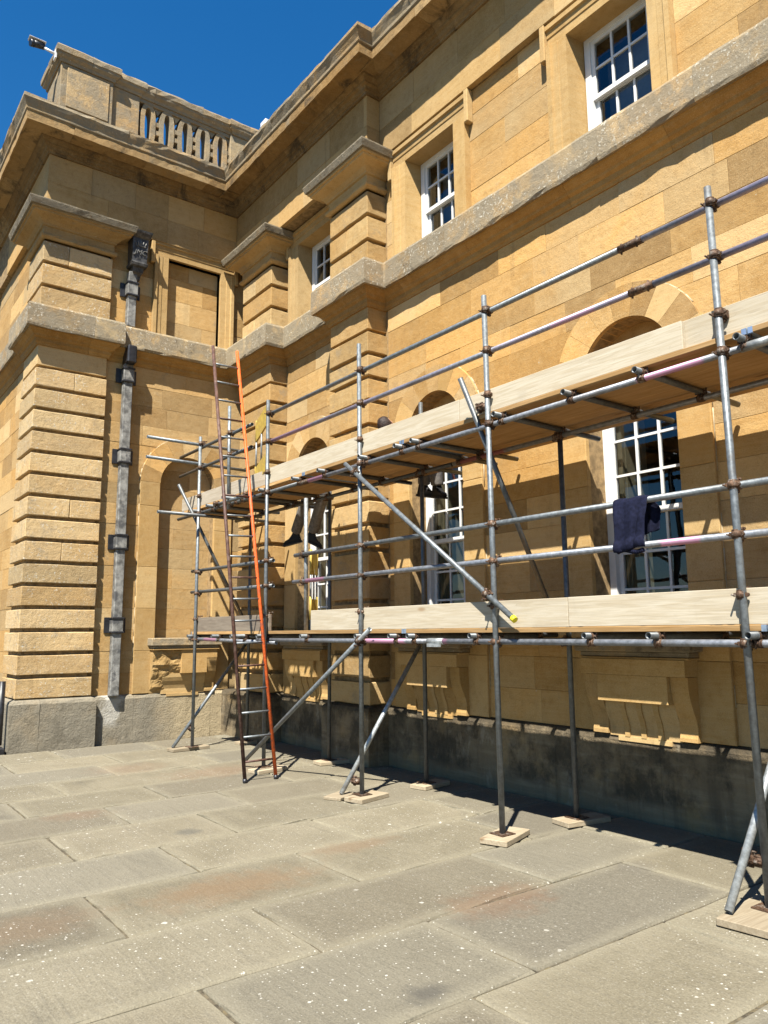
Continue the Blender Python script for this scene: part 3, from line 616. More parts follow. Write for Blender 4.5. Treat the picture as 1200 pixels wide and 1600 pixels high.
crn = sweep_part('cornice', 'cornice_stone', clo, P_FRZ, mCorn, 'deep moulded cornice along the roofline', (0.9, 1.4), [0, 0, 0, 0.006, 0.006, 0.006, 0, 0], step=0.12)
sweep_part('cornice', 'bed_moulding', cbed, P_FRZ, mBedD, None, (0.9, 1.4), None, crn, step=0.4)
sweep_part('cornice', 'cymatium_stone', chi, P_FRZ, mPar, None, (0.9, 1.4), [0, 0, 0, 0.004, 0.006, 0.01, 0.012, 0.012, 0], crn, step=0.12)
# caps of the pier and pilasters
cap_prof = [(-0.05, 7.80), (0.02, 7.80), (0.055, 7.825), (0.06, 7.85), (0.04, 7.875), (0.012, 7.885), (0.012, 8.0), (0.04, 8.01), (0.045, 8.035), (0.06, 8.05), (0.09, 8.08), (0.16, 8.115), (0.215, 8.135), (0.22, 8.165), (0.245, 8.17), (0.25, 8.20), (0.275, 8.205), (0.30, 8.29), (0.30, 8.312), (-0.05, ZF-0.003)]
for part, pth in ((pier, [(-13.05, 3.0), (-13.05, YL), (XP, YL), (XP, 3.59), (-12.35, 3.59)]), (pil1, [(-11.79, YW), (-11.79, YP), (-10.74, YP), (-10.74, YW)]), (pil2, [(-8.95, YW), (-8.95, YP), (-8.0, YP), (-8.0, YW)])):
    jj = [0]*len(cap_prof)
    for k_ in (2, 3): jj[k_] = 0.012
    for k_ in (15, 16, 17, 18): jj[k_] = 0.007
    lo_p = cap_prof[:15]+[(0.245, 8.1985), (-0.05, 8.1985)]; hi_p = [(-0.05, 8.2)]+[(0.25, 8.2)]+cap_prof[16:]
    sweep_part('cap', 'cap_moulding', lo_p, pth, mPil, None, (9, 10), jj[:15]+[0, 0], part, 0.1)
    sweep_part('cap', 'cap_slab', hi_p, pth, mCap, None, (9, 10), [0, 0, 0.002, 0.003, 0.004, 0], part, 0.15)
# frieze
fr = MB().box((-17, YL+0.015, ZF+0.003), (XP-0.015, YL+3.0, ZC+0.3)); fr.box((-15, YL+0.5, ZF+0.003), (XP-0.0151, YP+1, ZC+0.3))
fr.box((-13, YP+0.015, ZF+0.003), (-8.015, YP+2.0, ZC+0.3)); fr.box((-9, 6.045, ZF+0.0031), (X_R, 7.8, ZC+0.3))
frieze = fr.build('frieze', mMortar, house)
ashlar(frieze, FL(YL), -15, XP, FRZ, mFrz, lo=0.8, hi=1.3, name='frieze_block'); ashlar(frieze, FR(XP), YL, YP, FRZ, mFrz, lo=0.6, hi=1.0, name='frieze_block')
ashlar(frieze, FL(YP), XP, -8.0, FRZ, mFrz, lo=0.6, hi=1.1, name='frieze_block'); ashlar(frieze, FR(-8.0), YP, 6.03, FRZ, mFrz, name='frieze_block')
ashlar(frieze, FL(6.03), -8.0, X_R, FRZ, mFrz, lo=0.7, hi=1.2, name='frieze_block', vis=lambda u: u < -3.6)
MB().box((-17, YL+0.2, ZT+0.03), (XP-0.2, 14, ZT+0.08)).box((-12.4, YP+0.2, ZT+0.031), (X_R, 14, ZT+0.081)).build('unseen_roof', mRoof, house)  # unseen slab closing the top, added to keep sun from leaking in
MB().box((X_R-0.3, YW+0.56, 0), (X_R-0.02, 14, ZT)).box((-17, YL+0.66, 0), (-16.7, 14, ZT)).box((-17, 13.7, 0), (X_R, 14, ZT)).build('rear_wall', mMortar, house)

# arched surrounds, niche, sills and aprons ---------------------------------------
def surround(F, c, hw, ztop, wall, depth=0.20, back=None, name='arch_surround'):
    zs = ztop-hw; ow = hw+0.33; n1 = 0.04; n0 = -depth
    part = None
    def put(mb, nm):
        nonlocal part
        o = mb.build(nm if part else name, mArch if nm != 'voussoir' else random.choice((mAsh, mAsh, mAsh, mArch)), part or house); recalc(o.data)
        if part is None: part = o
        return o
    for s in (-1, 1):
        z = ZP; k = 0
        while z < zs-0.05:
            z2 = min(z+PITCH*random.choice((2, 2, 3)), zs) if zs-z > 0.9 else zs
            a, b = c+s*hw, c+s*ow
            put(block(F, min(a, b), max(a, b), z, z2, n1, n0, 0.006), 'jamb_stone'); z = z2
    N = 9
    for i in range(N):
        a0, a1 = math.pi*i/N+0.002, math.pi*(i+1)/N-0.002; poly = []
        for t in range(5): a = a0+(a1-a0)*t/4; poly.append((c-ow*math.cos(a), zs+ow*math.sin(a)))
        for t in range(5): a = a1-(a1-a0)*t/4; poly.append((c-hw*math.cos(a), zs+hw*math.sin(a)))
        put(MB().prism(poly, lambda p: F(p[0], n0, p[1]), lambda p: F(p[0], n1, p[1])), 'voussoir')
    pts = [(c-ow*math.cos(math.pi*i/24), zs+ow*math.sin(math.pi*i/24)) for i in range(25)]
    lf = MB()
    for (a, za), (b, zb_) in zip(pts, pts[1:]):
        if random.random() < 0.8: lf.tube(F(a, 0.004, za), F(b, 0.004, zb_), random.uniform(0.006, 0.012), 6)
    for sg in (-1, 1):
        z = ZP+0.3
        while z < zs:
            z2 = z+random.uniform(0.15, 0.4)
            if random.random() < 0.6: lf.tube(F(c+sg*ow, 0.004, z), F(c+sg*ow, 0.004, min(z2, zs)), random.uniform(0.004, 0.009), 6)
            z = z2
    lf.build('lime_fillet', mLime, part)['kind'] = 'stuff'
    return part
def apron(F, c, worn=False):
    m = mArch
    s = MB().box(F(c-0.60, -0.12, 1.46), F(c+0.60, 0.24, 1.585), 0.012); s.box(F(c-0.56, 0, 1.415), F(c+0.56, 0.20, 1.46), 0.008)
    part = s.build('window_sill', mSill, house)
    r = MB().box(F(c-0.565, 0.0, 1.395), F(c+0.565, 0.215, 1.412), 0.004); r.box(F(c-0.535, 0, 1.255), F(c+0.535, 0.23, 1.394)); r.box(F(c-0.36, 0, 1.02), F(c+0.36, 0.229, 1.2545), 0.003)
    if worn:
        r = MB().box(F(c-0.565, 0.0, 1.395), F(c+0.565, 0.215, 1.412), 0.004); r.box(F(c-0.08, 0, 1.255), F(c+0.535, 0.19, 1.394)); r.box(F(c-0.08, 0, 1.02), F(c+0.36, 0.19, 1.2545), 0.003)
        gx, gz_ = 34, 30; vs = []
        for j in range(gz_+1):
            for i in range(gx+1):
                u = c-0.545+0.60*i/gx; z = 0.70+0.695*j/gz_
                base = 0.17 if z > 1.16 else 0.17-0.13*((1.16-z)/0.46)**0.7
                q = Vector((u*4.0, z*6.5, 1.7)); e = mnoise.fractal(q, 0.9, 2.2, 4); ed = mnoise.noise(Vector((u*2.1, z*3.1, 4.4)))
                n = base-0.07*max(0, ed+0.15)+0.035*e
                if i in (0, gx) or j in (0, gz_): n = min(n, base-0.01)
                vs.append(F(u, max(0.035, n), z))
        k = gx+1; fs = [(j*k+i, j*k+i+1, (j+1)*k+i+1, (j+1)*k+i) for j in range(gz_) for i in range(gx)]
        rim = [i for i in range(k)]+[j*k+gx for j in range(1, gz_+1)]+[gz_*k+i for i in range(gx-1, -1, -1)]+[j*k for j in range(gz_-1, 0, -1)]
        b0 = len(vs)
        for q in rim: i, j = q % k, q//k; vs.append(F(c-0.545+0.60*i/gx, 0.0, 0.70+0.695*j/gz_))
        L = len(rim); fs += [(rim[t], rim[(t+1) % L], b0+(t+1) % L, b0+t) for t in range(L)]
        o = MB().add(vs, fs).build('eroded_stone', mArch, part); recalc(o.data)
    r.build('apron_tablet', m, part)
    prof = [(0.0, 1.25), (0.185, 1.25), (0.185, 1.17), (0.178, 1.11), (0.16, 1.04), (0.128, 0.97), (0.098, 0.91), (0.082, 0.85), (0.08, 0.79), (0.092, 0.745), (0.092, 0.715), (0.0, 0.715)]
    for sgn in ((1,) if worn else (-1, 1)):
        a, b = sorted((c+sgn*0.365, c+sgn*0.53))
        MB().prism(prof, lambda p: F(a, p[0], p[1]), lambda p: F(b, p[0], p[1])).build('console', m, part)
    prof2 = [(0.0, 1.02), (0.12, 1.02), (0.118, 0.96), (0.10, 0.90), (0.075, 0.84), (0.06, 0.78), (0.062, 0.70), (0.0, 0.70)]
    MB().prism(prof2, lambda p: F(c-0.364, p[0], p[1]), lambda p: F(c+0.364, p[0], p[1])).build('apron_panel', m, part)
    for du in ((0.17,) if worn else (-0.17, 0.0, 0.17)):
        pr = [(n_+0.014, z_) if n_ > 0 else (n_, z_) for n_, z_ in prof2]
        MB().prism(pr, lambda p: F(c+du-0.025, p[0], p[1]), lambda p: F(c+du+0.025, p[0], p[1])).build('apron_rib', m, part)
    MB().box(F(c-0.27, 0, 0.66), F(c+0.27, 0.072, 0.70)).build('apron_drop', m, part)
    # wall below the sill between the jambs
    MB().box(F(c-0.50, -0.05, 0.70), F(c+0.50, 0.03, 1.46)).build('apron_wall', mAsh, part)
    return part
for i, c in enumerate(WX):
    surround(FLW, c, 0.50, 4.63, wall_long, 0.24); apron(FLW, c)
surround(FRW, NY, 0.485, 4.61, wall_ret, 0.17); apron(FRW, NY, True)
# niche back, in courses
nb = MB().box(FRW(NY-0.6, -0.30, 1.4), FRW(NY+0.6, -0.172, 4.8)).build('niche_back', mMortar, house)
for z0, z1 in zip(LOW, LOW[1:]):
    if z1 < 1.5 or z0 > 4.6: continue
    t = NY+random.choice((-0.15, 0.1, 0.2, 9))
    segs = [(NY-0.52, t), (t, NY+0.52)] if t < NY+0.5 else [(NY-0.52, NY+0.52)]
    for a, b in segs: block(FRW, a, b, z0, z1, -0.160, -0.2, 0.003).build('niche_block', mAshR, nb)

# windows ---------------------------------------------------------------------------
def sash(F, c, hw, z0, z1, n, cols, rows, meet, label, lower_shift=0.035):
    """double hung sash: box frame, two sashes with glazing bars, panes"""
    f = MB(); fwid = 0.075
    f.box(F(c-hw, n-0.10, z0), F(c-hw+fwid, n+0.02, z1)); f.box(F(c+hw-fwid, n-0.10, z0), F(c+hw, n+0.02, z1))
    f.box(F(c-hw+fwid, n-0.10, z1-0.06), F(c+hw-fwid, n+0.019, z1)); f.box(F(c-hw+fwid, n-0.10, z0), F(c+hw-fwid, n+0.025, z0+0.05))
    win = f.build('sash_window', mWhite, house); win['label'] = label
    a, b = c-hw+fwid, c+hw-fwid
    rh = (z1-0.06-z0-0.05)/rows
    zm = z0+0.05+rh*meet
    for (s0, s1, nn, rws) in ((z0+0.05, zm+0.02, n-0.06, meet), (zm-0.02, z1-0.06, n-0.015, rows-meet)):
        sm = MB(); st = 0.045
        sm.box(F(a, nn-0.02, s0), F(a+st, nn+0.02, s1)); sm.box(F(b-st, nn-0.02, s0), F(b, nn+0.02, s1))
        sm.box(F(a+st, nn-0.02, s0), F(b-st, nn+0.0195, s0+0.05)); sm.box(F(a+st, nn-0.02, s1-0.045), F(b-st, nn+0.0195, s1))
        sm.build('sash', mWhite, win)
        gw = (b-a-2*st)/cols; gh = (s1-s0-0.095)/rws
        for i in range(1, cols): u = a+st+gw*i; MB().box(F(u-0.012, nn-0.016, s0+0.05), F(u+0.012, nn+0.016, s1-0.045)).build('glazing_bar', mWhite, win)
        for j in range(1, rws): z = s0+0.05+gh*j; MB().box(F(a+st, nn-0.0155, z-0.012), F(b-st, nn+0.0155, z+0.012)).build('glazing_bar', mWhite, win)
        for i in range(cols):
            for j in range(rws):
                u = a+st+gw*i; z = s0+0.05+gh*j; t = random.uniform(-0.003, 0.003)
                MB().add([F(u, nn-t, z), F(u+gw, nn+t, z), F(u+gw, nn+t*0.5, z+gh), F(u, nn-t, z+gh)], [(0, 1, 2, 3)]).build('pane', mGlass, win)
    return win
def room(F, c, hw, z0, z1, n):  # closed dark box behind a window, added to stop light leaking through
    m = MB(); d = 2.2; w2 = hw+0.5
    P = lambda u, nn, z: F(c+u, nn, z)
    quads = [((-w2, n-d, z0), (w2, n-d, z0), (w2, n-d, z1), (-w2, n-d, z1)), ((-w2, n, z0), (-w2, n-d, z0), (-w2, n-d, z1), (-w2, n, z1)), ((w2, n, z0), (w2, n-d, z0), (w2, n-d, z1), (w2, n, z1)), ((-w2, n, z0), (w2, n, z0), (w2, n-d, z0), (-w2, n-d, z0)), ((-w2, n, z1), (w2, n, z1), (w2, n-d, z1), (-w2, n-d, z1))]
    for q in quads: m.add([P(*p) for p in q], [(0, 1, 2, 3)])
    return m.build('dark_room_box', mRoom, house)
NAMES = ['beside the inner corner pilaster', 'right of the middle pilaster', 'behind the navy garment', 'at the far right']
for i, c in enumerate(WX):
    w_ = sash(FLW, c, 0.50, 1.585, 3.98, -0.26, 3, 6, 3, 'tall white sash window '+NAMES[i])
    # folded interior shutters stand behind the glass
    for s in (-1, 1):
        MB().box(FLW(c+s*0.38, -0.38, 1.6), FLW(c+s*0.43, -0.80, 3.95)).box(FLW(c+s*0.37, -0.43, 1.9), FLW(c+s*0.3795, -0.75, 3.6)).build('shutter', mShut, w_)
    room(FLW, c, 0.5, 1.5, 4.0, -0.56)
    tb = MB().box(FLW(c-0.52, -0.45, 3.98), FLW(c+0.52, -0.215, 4.75)).build('tympanum', mArch, house)
    w2 = sash(FLW, c, 0.44, 6.58, 8.06, -0.22, 3, 4, 2, 'small white upper sash window '+['beside the inner corner pilaster', 'right of the middle pilaster', 'with a raised lower sash at top right', 'at the far right'][i])
    MB().box(FLW(c-0.43, -0.60, 7.25), FLW(c+0.43, -0.61, 8.0)).build('blind', mBlind, w2)
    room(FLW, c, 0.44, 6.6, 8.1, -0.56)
def architrave(F, c, hw, ztop, splay, depth, blind=False):
    m = MB(); ow = hw+0.25; z0 = ZBT+0.01
    def pl(s):
        pts = [(ow, -0.02), (ow, 0.085), (ow-0.055, 0.085), (ow-0.065, 0.06), (ow-0.14, 0.055), (ow-0.145, 0.045), (hw, 0.045), (hw-splay, -depth), (ow, -depth)]
        return MB().prism([(s*u, n) for u, n in pts], lambda p: F(c+p[0], p[1], z0), lambda p: F(c+p[0], p[1], ztop))
    part = pl(-1).build('window_architrave', mArch, house); recalc(part.data)
    o = pl(1).build('jamb', mArch, part); recalc(o.data)
    # stepped lintel
    lp = [(-depth, ztop), (0.045, ztop), (0.045, ztop+0.10), (0.055, ztop+0.105), (0.06, ztop+0.18), (0.085, ztop+0.19), (0.085, ztop+0.245), (-depth, ztop+0.245)]
    o = MB().prism(lp, lambda p: F(c-ow, p[0], p[1]), lambda p: F(c+ow, p[0], p[1])).build('lintel', mArch, part); recalc(o.data)
    for s in (-1, 1):     # small ears hanging under the frieze
        a, b = sorted((c+s*(ow+0.005), c+s*(ow+0.075)))
        MB().box(F(a, 0.0, ztop-0.17), F(b, 0.10, ZF-0.003), 0.01).build('ear', mArch, part)
    return part
for c in WX: architrave(FLW, c, 0.49, 8.05, 0.05, 0.30)
architrave(FRW, NY, 0.49, 8.10, 0.0, 0.18)
bb = MB().box(FRW(NY-0.6, -0.30, 6.5), FRW(NY+0.6, -0.125, 8.3)).build('blind_window_panel', mMortar, house)
for j in range(4):
    z0 = 6.62+j*0.40; t = NY+random.uniform(-0.2, 0.25)
    for a, b in ((NY-0.55, t), (t, NY+0.55)): block(FRW, a, b, z0, z0+0.40, -0.112, -0.2, 0.003).build('panel_block', mAsh, bb)

# parapet: pedestals, linked-oval balustrade, coping -----------------------------------
XB = -12.15
ped = MB().box((XB-0.9, 2.62, ZT), (XB, 3.47, 10.97), 0.01).box((XB-0.78, 2.60, ZT), (XB+0.03, 3.50, 10.12), 0.01).build('parapet_pedestal', mPar, house)
MB().box((XB+0.0005, 2.72, 10.2), (XB+0.02, 3.40, 10.9), 0.005).build('pedestal_panel', mPar, ped)
p2 = MB().box((XB-0.5, 3.471, ZT), (XB-0.07, 3.95, 10.97), 0.01).build('parapet_pedestal', mPar, house)
p3 = MB().box((XB-0.5, 5.68, ZT), (XB-0.06, 6.4, 10.97), 0.01).build('parapet_pedestal', mPar, house)
bal = MB().box((XB-0.42, 3.951, ZT), (XB-0.05, 5.679, 10.16), 0.01).build('balustrade', mPar, house)
def ovalring(cy, zc, a, b, wth, x0, x1):
    m = MB(); N = 20; vs = []
    for i in range(N):
        t = 2*math.pi*i/N; ct, st = math.cos(t), math.sin(t)
        sg = lambda v, e: math.copysign(abs(v)**e, v)
        for (da, db) in ((0, 0), (-wth, -wth)):
            y = cy+(a+da)*sg(ct, 0.75); z = zc+(b+db)*sg(st, 0.7)
            for x in (x0, x1): vs.append((x, y, z))
    fs = []
    for i in range(N):
        k, q = 4*i, 4*((i+1) % N)
        fs += [(k+1, q+1, q+3, k+3), (k, k+2, q+2, q), (k, q, q+1, k+1), (k+2, k+3, q+3, q+2)]
    return m.add(vs, fs)
for i in range(5):
    cy = 4.12+i*0.345
    o = ovalring(cy, 10.53, 0.138, 0.40, 0.078, XB-0.32, XB-0.10).build('baluster', mPar, bal); recalc(o.data)
    if i < 5:
        for zz in (10.44, 10.60): MB().box((XB-0.29, cy+0.126, zz-0.045), (XB-0.115, cy+0.219, zz+0.045), 0.006).build('link_stone', mPar, bal)
    MB().prism([(cy+0.10, 10.16), (cy+0.245, 10.16), (cy+0.172, 10.30)], lambda p: (XB-0.27, p[0], p[1]), lambda p: (XB-0.13, p[0], p[1])).build('spandrel', mPar, bal)
    MB().prism([(cy+0.10, 10.90), (cy+0.245, 10.90), (cy+0.172, 10.78)], lambda p: (XB-0.27, p[0], p[1]), lambda p: (XB-0.13, p[0], p[1])).build('spandrel', mPar, bal)
MB().box((XB-0.33, 3.951, 10.90), (XB-0.09, 5.679, 10.97), 0.006).build('top_rail', mPar, bal)
cprof = [(-0.25, 10.97), (0.02, 10.97), (0.03, 11.02), (0.075, 11.06), (0.08, 11.10), (0.10, 11.105), (0.105, 11.19), (0.08, 11.23), (-0.25, 11.27)]
cpj = [0, 0, 0, 0.006, 0, 0.012, 0.014, 0.012, 0]
cop = sweep_part('coping', 'coping_stone', cprof, [(XB-0.9, 3.4), (XB-0.9, 2.62), (XB, 2.62), (XB, 3.47), (XB-0.07, 3.47), (XB-0.07, 3.95), (XB-0.09, 3.95), (XB-0.09, 5.72), (XB-0.05, 5.72), (XB-0.05, 6.4)], mPar, 'weathered coping on the parapet', (0.9, 1.3), cpj, None, 0.12)
MB().box((XB-0.75, 2.75, 10.98), (XB-0.15, 3.4, 11.268)).build('coping_core', mPar, cop)

# rainwater pipe with hopper ----------------------------------------------------------
PU = 3.92
pm = MB().box(FRW(PU-0.07, 0.03, ZP-0.01), FRW(PU+0.07, 0.16, 6.06), 0.012)
pipe = pm.build('rainwater_pipe', mLead, house); pipe['label'] = 'square lead rainwater pipe with dark collars on the return wall'
MB().box(FRW(PU-0.075, 0.012, 6.0), FRW(PU+0.075, 0.30, 6.30), 0.02).build('pipe_offset', mIron, pipe)
MB().box(FRW(PU-0.07, 0.03, ZBT), FRW(PU+0.07, 0.16, 7.62), 0.012).build('upper_pipe', mLead, pipe)
for z in (7.32, 5.83, 4.48, 3.09, 1.79):
    k_ = MB().box(FRW(PU-0.165, 0.0, z-0.12), FRW(PU+0.165, 0.025, z+0.12), 0.004).build('pipe_bracket', mIron, pipe)
    MB().box(FRW(PU-0.085, 0.02, z-0.11), FRW(PU+0.085, 0.178, z+0.11), 0.01).build('collar', mLead, k_)
    for dz in (-0.115, 0.10): MB().box(FRW(PU-0.095, 0.02, z+dz-0.012), FRW(PU+0.095, 0.19, z+dz+0.02), 0.006).build('collar_rim', mIron, k_)
hp = MB()
def ringbox(levels):
    vs = []; 
    for hw, n1, z in levels: vs += [FRW(PU+0.06-hw, 0.01, z), FRW(PU+0.06+hw, 0.01, z), FRW(PU+0.06+hw, n1, z), FRW(PU+0.06-hw, n1, z)]
    fs = []
    for t in range(len(levels)-1): fs += [(4*t+i, 4*t+(i+1) % 4, 4*t+4+(i+1) % 4, 4*t+4+i) for i in range(4)]
    fs += [(0, 1, 2, 3), tuple(4*(len(levels)-1)+i for i in (3, 2, 1, 0))]
    return vs, fs
hp.add(*ringbox([(0.05, 0.14, 7.50), (0.055, 0.15, 7.56), (0.085, 0.19, 7.62), (0.09, 0.20, 7.70), (0.13, 0.26, 7.71), (0.14, 0.27, 7.75), (0.125, 0.25, 7.78), (0.12, 0.25, 7.80), (0.13, 0.28, 8.18), (0.15, 0.31, 8.20), (0.17, 0.34, 8.26), (0.18, 0.35, 8.30)]))
hop = hp.build('rain_hopper', mHop, pipe); recalc(hop.data)
def text_mesh(body, size, ext):
    cu = bpy.data.curves.new('t', 'FONT'); cu.body = body; cu.size = size; cu.extrude = ext; cu.align_x = 'CENTER'; cu.shear = 0.25
    o = bpy.data.objects.new('t', cu); C.objects.link(o); dg = bpy.context.evaluated_depsgraph_get(); me = bpy.data.meshes.new_from_object(o.evaluated_get(dg)); bpy.data.objects.remove(o); return me
me = text_mesh('JMC', 0.115, 0.008)
for v in me.vertices:
    x, y, z = v.co; v.co = Vector(FRW(PU+0.06+x, 0.268+z+y*0.07, 7.90+y))
link('monogram', me, mLead, hop)
cr = MB()
for t in range(5): cr.tube(FRW(PU+0.06+(t-2)*0.036, 0.275, 8.05), FRW(PU+0.06+(t-2)*0.046, 0.283, 8.11+0.012*(2-abs(t-2))), 0.009, 6)
cr.box(FRW(PU-0.02, 0.265, 8.035), FRW(PU+0.14, 0.285, 8.055)); cr.build('crown', mLead, hop)
# black iron pipe and shoe on the far left facade; tube doubles as cast shadow
lp_ = MB().tube((-12.14, YL-0.16, 0.12), (-12.14, YL-0.16, 1.0), 0.045, 12).build('pipe_and_shadow', mIron, house); lp_['label'] = 'short black iron pipe at the pier foot, doubling as a cast shadow'
MB().box((-12.24, YL-0.30, -0.01), (-12.02, YL-0.09, 0.09), 0.015).build('pipe_shoe', mIron, lp_)
if far_stones.f: o = far_stones.build('ashlar_blocks', mAsh, wall_long); o['kind'] = 'stuff'

# ------------------------------------------------------------------ scaffold
scaf = empty('scaffold', (0, 0, 0))
tag(scaf, 'tube and coupler scaffold with two boarded lifts along the long wall', 'scaffold')
TR = 0.0242
SX = [-10.74, -8.60, -6.54, -4.60, -2.46, -0.30]; YO, YI = 4.63, 5.525
YR = YO+0.052; YLI = YI-0.052
def tube(name, p, q, mat=None, cap=None):
    o = MB().tube(p, q, TR, 14, 0.0042).build(name, mat or mTube, scaf)
    return o
def coupler_mesh(d1, d2, off):
    """two clamps round tubes of direction d1 (at origin) and d2 (at off), with bolts and flaps"""
    m = MB(); d1, d2, off = Vector(d1), Vector(d2), Vector(off)
    on = off.normalized()
    for o_, d in ((Vector((0, 0, 0)), d1), (off, d2)):
        m.tube(o_-d*0.022, o_+d*0.022, 0.0305, 12); m.tube(o_-d*0.03, o_-d*0.022, 0.028, 12); m.tube(o_+d*0.022, o_+d*0.03, 0.028, 12)
        s = d.cross(on).normalized()
        for sg in (1, -1):
            c = o_+s*0.036*sg; m.tube(c-on*0.012, c+on*0.012, 0.014, 6)
        c = o_+s*0.045; m.tube(c-on*0.035, c+on*0.05, 0.0062, 6); m.tube(c+on*0.036, c+on*0.05, 0.0115, 6)
    m.tube(off*0.35, off*0.65, 0.02, 8)
    return m.mesh('coupler')
CM = {}
def coupler(p, d1, d2, off):
    k = (tuple(round(x, 3) for x in (*d1, *d2, *off)))
    if k not in CM: CM[k] = coupler_mesh(d1, d2, off)
    o = link('coupler', CM[k], mCoup, scaf); o.location = p; return o
Zv, Xv, Yv = (0, 0, 1), (1, 0, 0), (0, 1, 0)
TOPS = [4.62, 4.66, 4.78, 4.62, 4.60, 4.7]
for i, x in enumerate(SX):
    tube('standard', (x+0.02, YO, 0.052), (x-0.01, YO, TOPS[i]), mTube)
    MB().box((x+0.02-0.075, YO-0.075, 0.046), (x+0.02+0.075, YO+0.075, 0.053)).tube((x+0.02, YO, 0.053), (x+0.02, YO, 0.10), 0.019, 10).build('base_plate', mCoup, scaf)
IT = [3.42, 3.60, 4.28, 3.44, 3.5, 3.5]; IX = [-10.78, -8.50, -6.58, -4.56, -2.46, -0.3]
for i, x in enumerate(IX):
    tube('standard', (x, YI, 0.052), (x, YI, IT[i]), mTubeD)
    MB().box((x-0.075, YI-0.075, 0.046), (x+0.075, YI+0.075, 0.053)).build('base_plate', mCoup, scaf)
ZL1, ZL2 = 1.562, 3.437
XE = 0.1
tube('ledger', (-8.9, YR, ZL1), (-5.42, YR, ZL1), mTubeP1); tube('ledger', (-5.40, YR, ZL1), (XE, YR, ZL1), mTubeP1)
MB().tube((-5.52, YR, ZL1), (-5.30, YR, ZL1), 0.030, 12).box((-5.5, YR-0.036, ZL1-0.05), (-5.32, YR-0.02, ZL1-0.02)).build('sleeve_coupler', mTubeL, scaf)
tube('ledger', (-11.05, YR, ZL1+0.012), (-8.4, YR, ZL1-0.03), mTubeP1)
tube('ledger', (-11.65, YR, ZL2+0.02), (-7.78, YR, ZL2+0.005), mTubeD); tube('ledger', (-7.76, YR, ZL2), (-2.30, YR, ZL2), mTubeP2); tube('ledger', (-2.28, YR, ZL2), (XE, YR, ZL2), mTubeL)
MB().tube((-7.88, YR, ZL2), (-7.66, YR, ZL2), 0.030, 12).build('sleeve_coupler', mCoup, scaf); MB().tube((-2.36, YR, ZL2), (-2.16, YR, ZL2), 0.030, 12).build('sleeve_coupler', mTubeL, scaf)
for z, m in ((ZL1, mTubeD), (ZL2, mTubeRed)):
    tube('ledger', (-11.2, YLI, z), (-6.0, YLI, z), mTubeD); tube('ledger', (-5.98, YLI, z), (XE, YLI, z), m)
for z, a, mt in ((2.237, -8.0, mTubeP3), (2.554, -7.97, mTube)):
    tube('guard_rail', (a, YR, z+0.015), (-2.2 if z > 2.3 else -2.25, YR, z), mt); tube('guard_rail', (-2.2 if z > 2.3 else -2.25, YR, z), (XE, YR, z-0.01), mTubeL)
    tube('guard_rail', (-11.03, YR, z+0.03), (-8.50, YR+0.0, z+0.0), mTubeD)
for z, j in ((4.108, -3.05), (4.483, -3.12)):
    tube('guard_rail', (-8.66, YR, z+0.01), (j, YR, z), mTubeP4 if z < 4.2 else mTube); tube('guard_rail', (j+0.02, YR, z), (XE, YR, z+0.0), mTubeP4)
    MB().tube((j-0.10, YR, z), (j+0.10, YR, z), 0.030, 12).tube((j-0.08, YR, z-0.045), (j-0.08, YR, z+0.04), 0.008, 6).tube((j+0.06, YR-0.01, z-0.045), (j+0.06, YR-0.01, z+0.04), 0.008, 6).build('sleeve_coupler', mCoup, scaf)
# left end rails (along x on the standards, and across at the end)
for z in (4.468, 4.152): tube('guard_rail', (-11.63, YR, z), (-9.15, YR, z), mTubeD)
for z in (4.515, 4.215): tube('guard_rail', (-10.74-0.055, 3.82, z), (-10.74-0.055, 5.42, z-0.015), mTube)
tube('standard', (-9.72, YO, 3.36), (-9.76, YO, 4.86), mTube)                   # puncheon beside the ladder
tube('standard', (-7.78, YR+0.045, 1.67), (-7.80, YR+0.045, 3.25), mTubeL)      # gate post on the lower lift
# couplers on the outer standards
for i, x in enumerate(SX):
    for z in (ZL1, 2.237, 2.554, ZL2, 4.108, 4.483):
        if i == 0 and z > 4: z += 0.03
        coupler((x, YO, z), Zv, Xv, (0, YR-YO, 0))
    for z in (1.86, 3.70): coupler((x, YO, z), Zv, Xv, (0, 0.06, 0))
    for z in (ZL1, ZL2): coupler((IX[i], YI, z), Zv, Xv, (0, YLI-YI, 0))
for z in (4.152, 4.468, 3.44): coupler((-9.74, YO, z), Zv, Xv, (0, YR-YO, 0))
for z in (2.25, 2.57): coupler((-7.79, YR+0.045, z), Zv, Xv, (0, -0.045, 0))
# transoms
def transom(x, z, y0=None, y1=None, mat=None):
    y0 = 4.57+random.uniform(-0.02, 0.02) if y0 is None else y0; y1 = 5.80+random.uniform(-0.08, 0.14) if y1 is None else y1
    if -9.0 < x < -7.9: y1 = min(y1, 5.74)
    sk = random.uniform(-0.03, 0.03)
    tube('transom', (x, y0, z), (x+sk, y1, z), mat or mTubeD)
    coupler((x, YR, z-0.048), Xv, Yv, (0, 0, 0.048)); coupler((x+sk, YLI, z-0.048), Xv, Yv, (0, 0, 0.048))
for x in (-5.98, -5.70, -4.86, -3.65, -3.09, -2.40, -1.5, -0.6, -6.53, -7.65): transom(x, ZL1+0.049)
for x in (-3.73, -3.09, -2.33, -1.6, -0.7, -5.86, -5.60, -4.48, -7.86, -7.29, -6.46): transom(x, ZL2+0.049, y1=6.03 if x > -7.5 and x not in (-7.29,) else None)
for x, z in ((-10.86, ZL2), (-10.3, ZL2), (-9.55, ZL2), (-9.35, ZL2), (-8.75, ZL2), (-10.9, ZL1), (-10.0, ZL1), (-9.2, ZL1), (-8.7, ZL1)): transom(x, z+0.052, y0=4.45 if x in (-9.55, -9.2) else None)
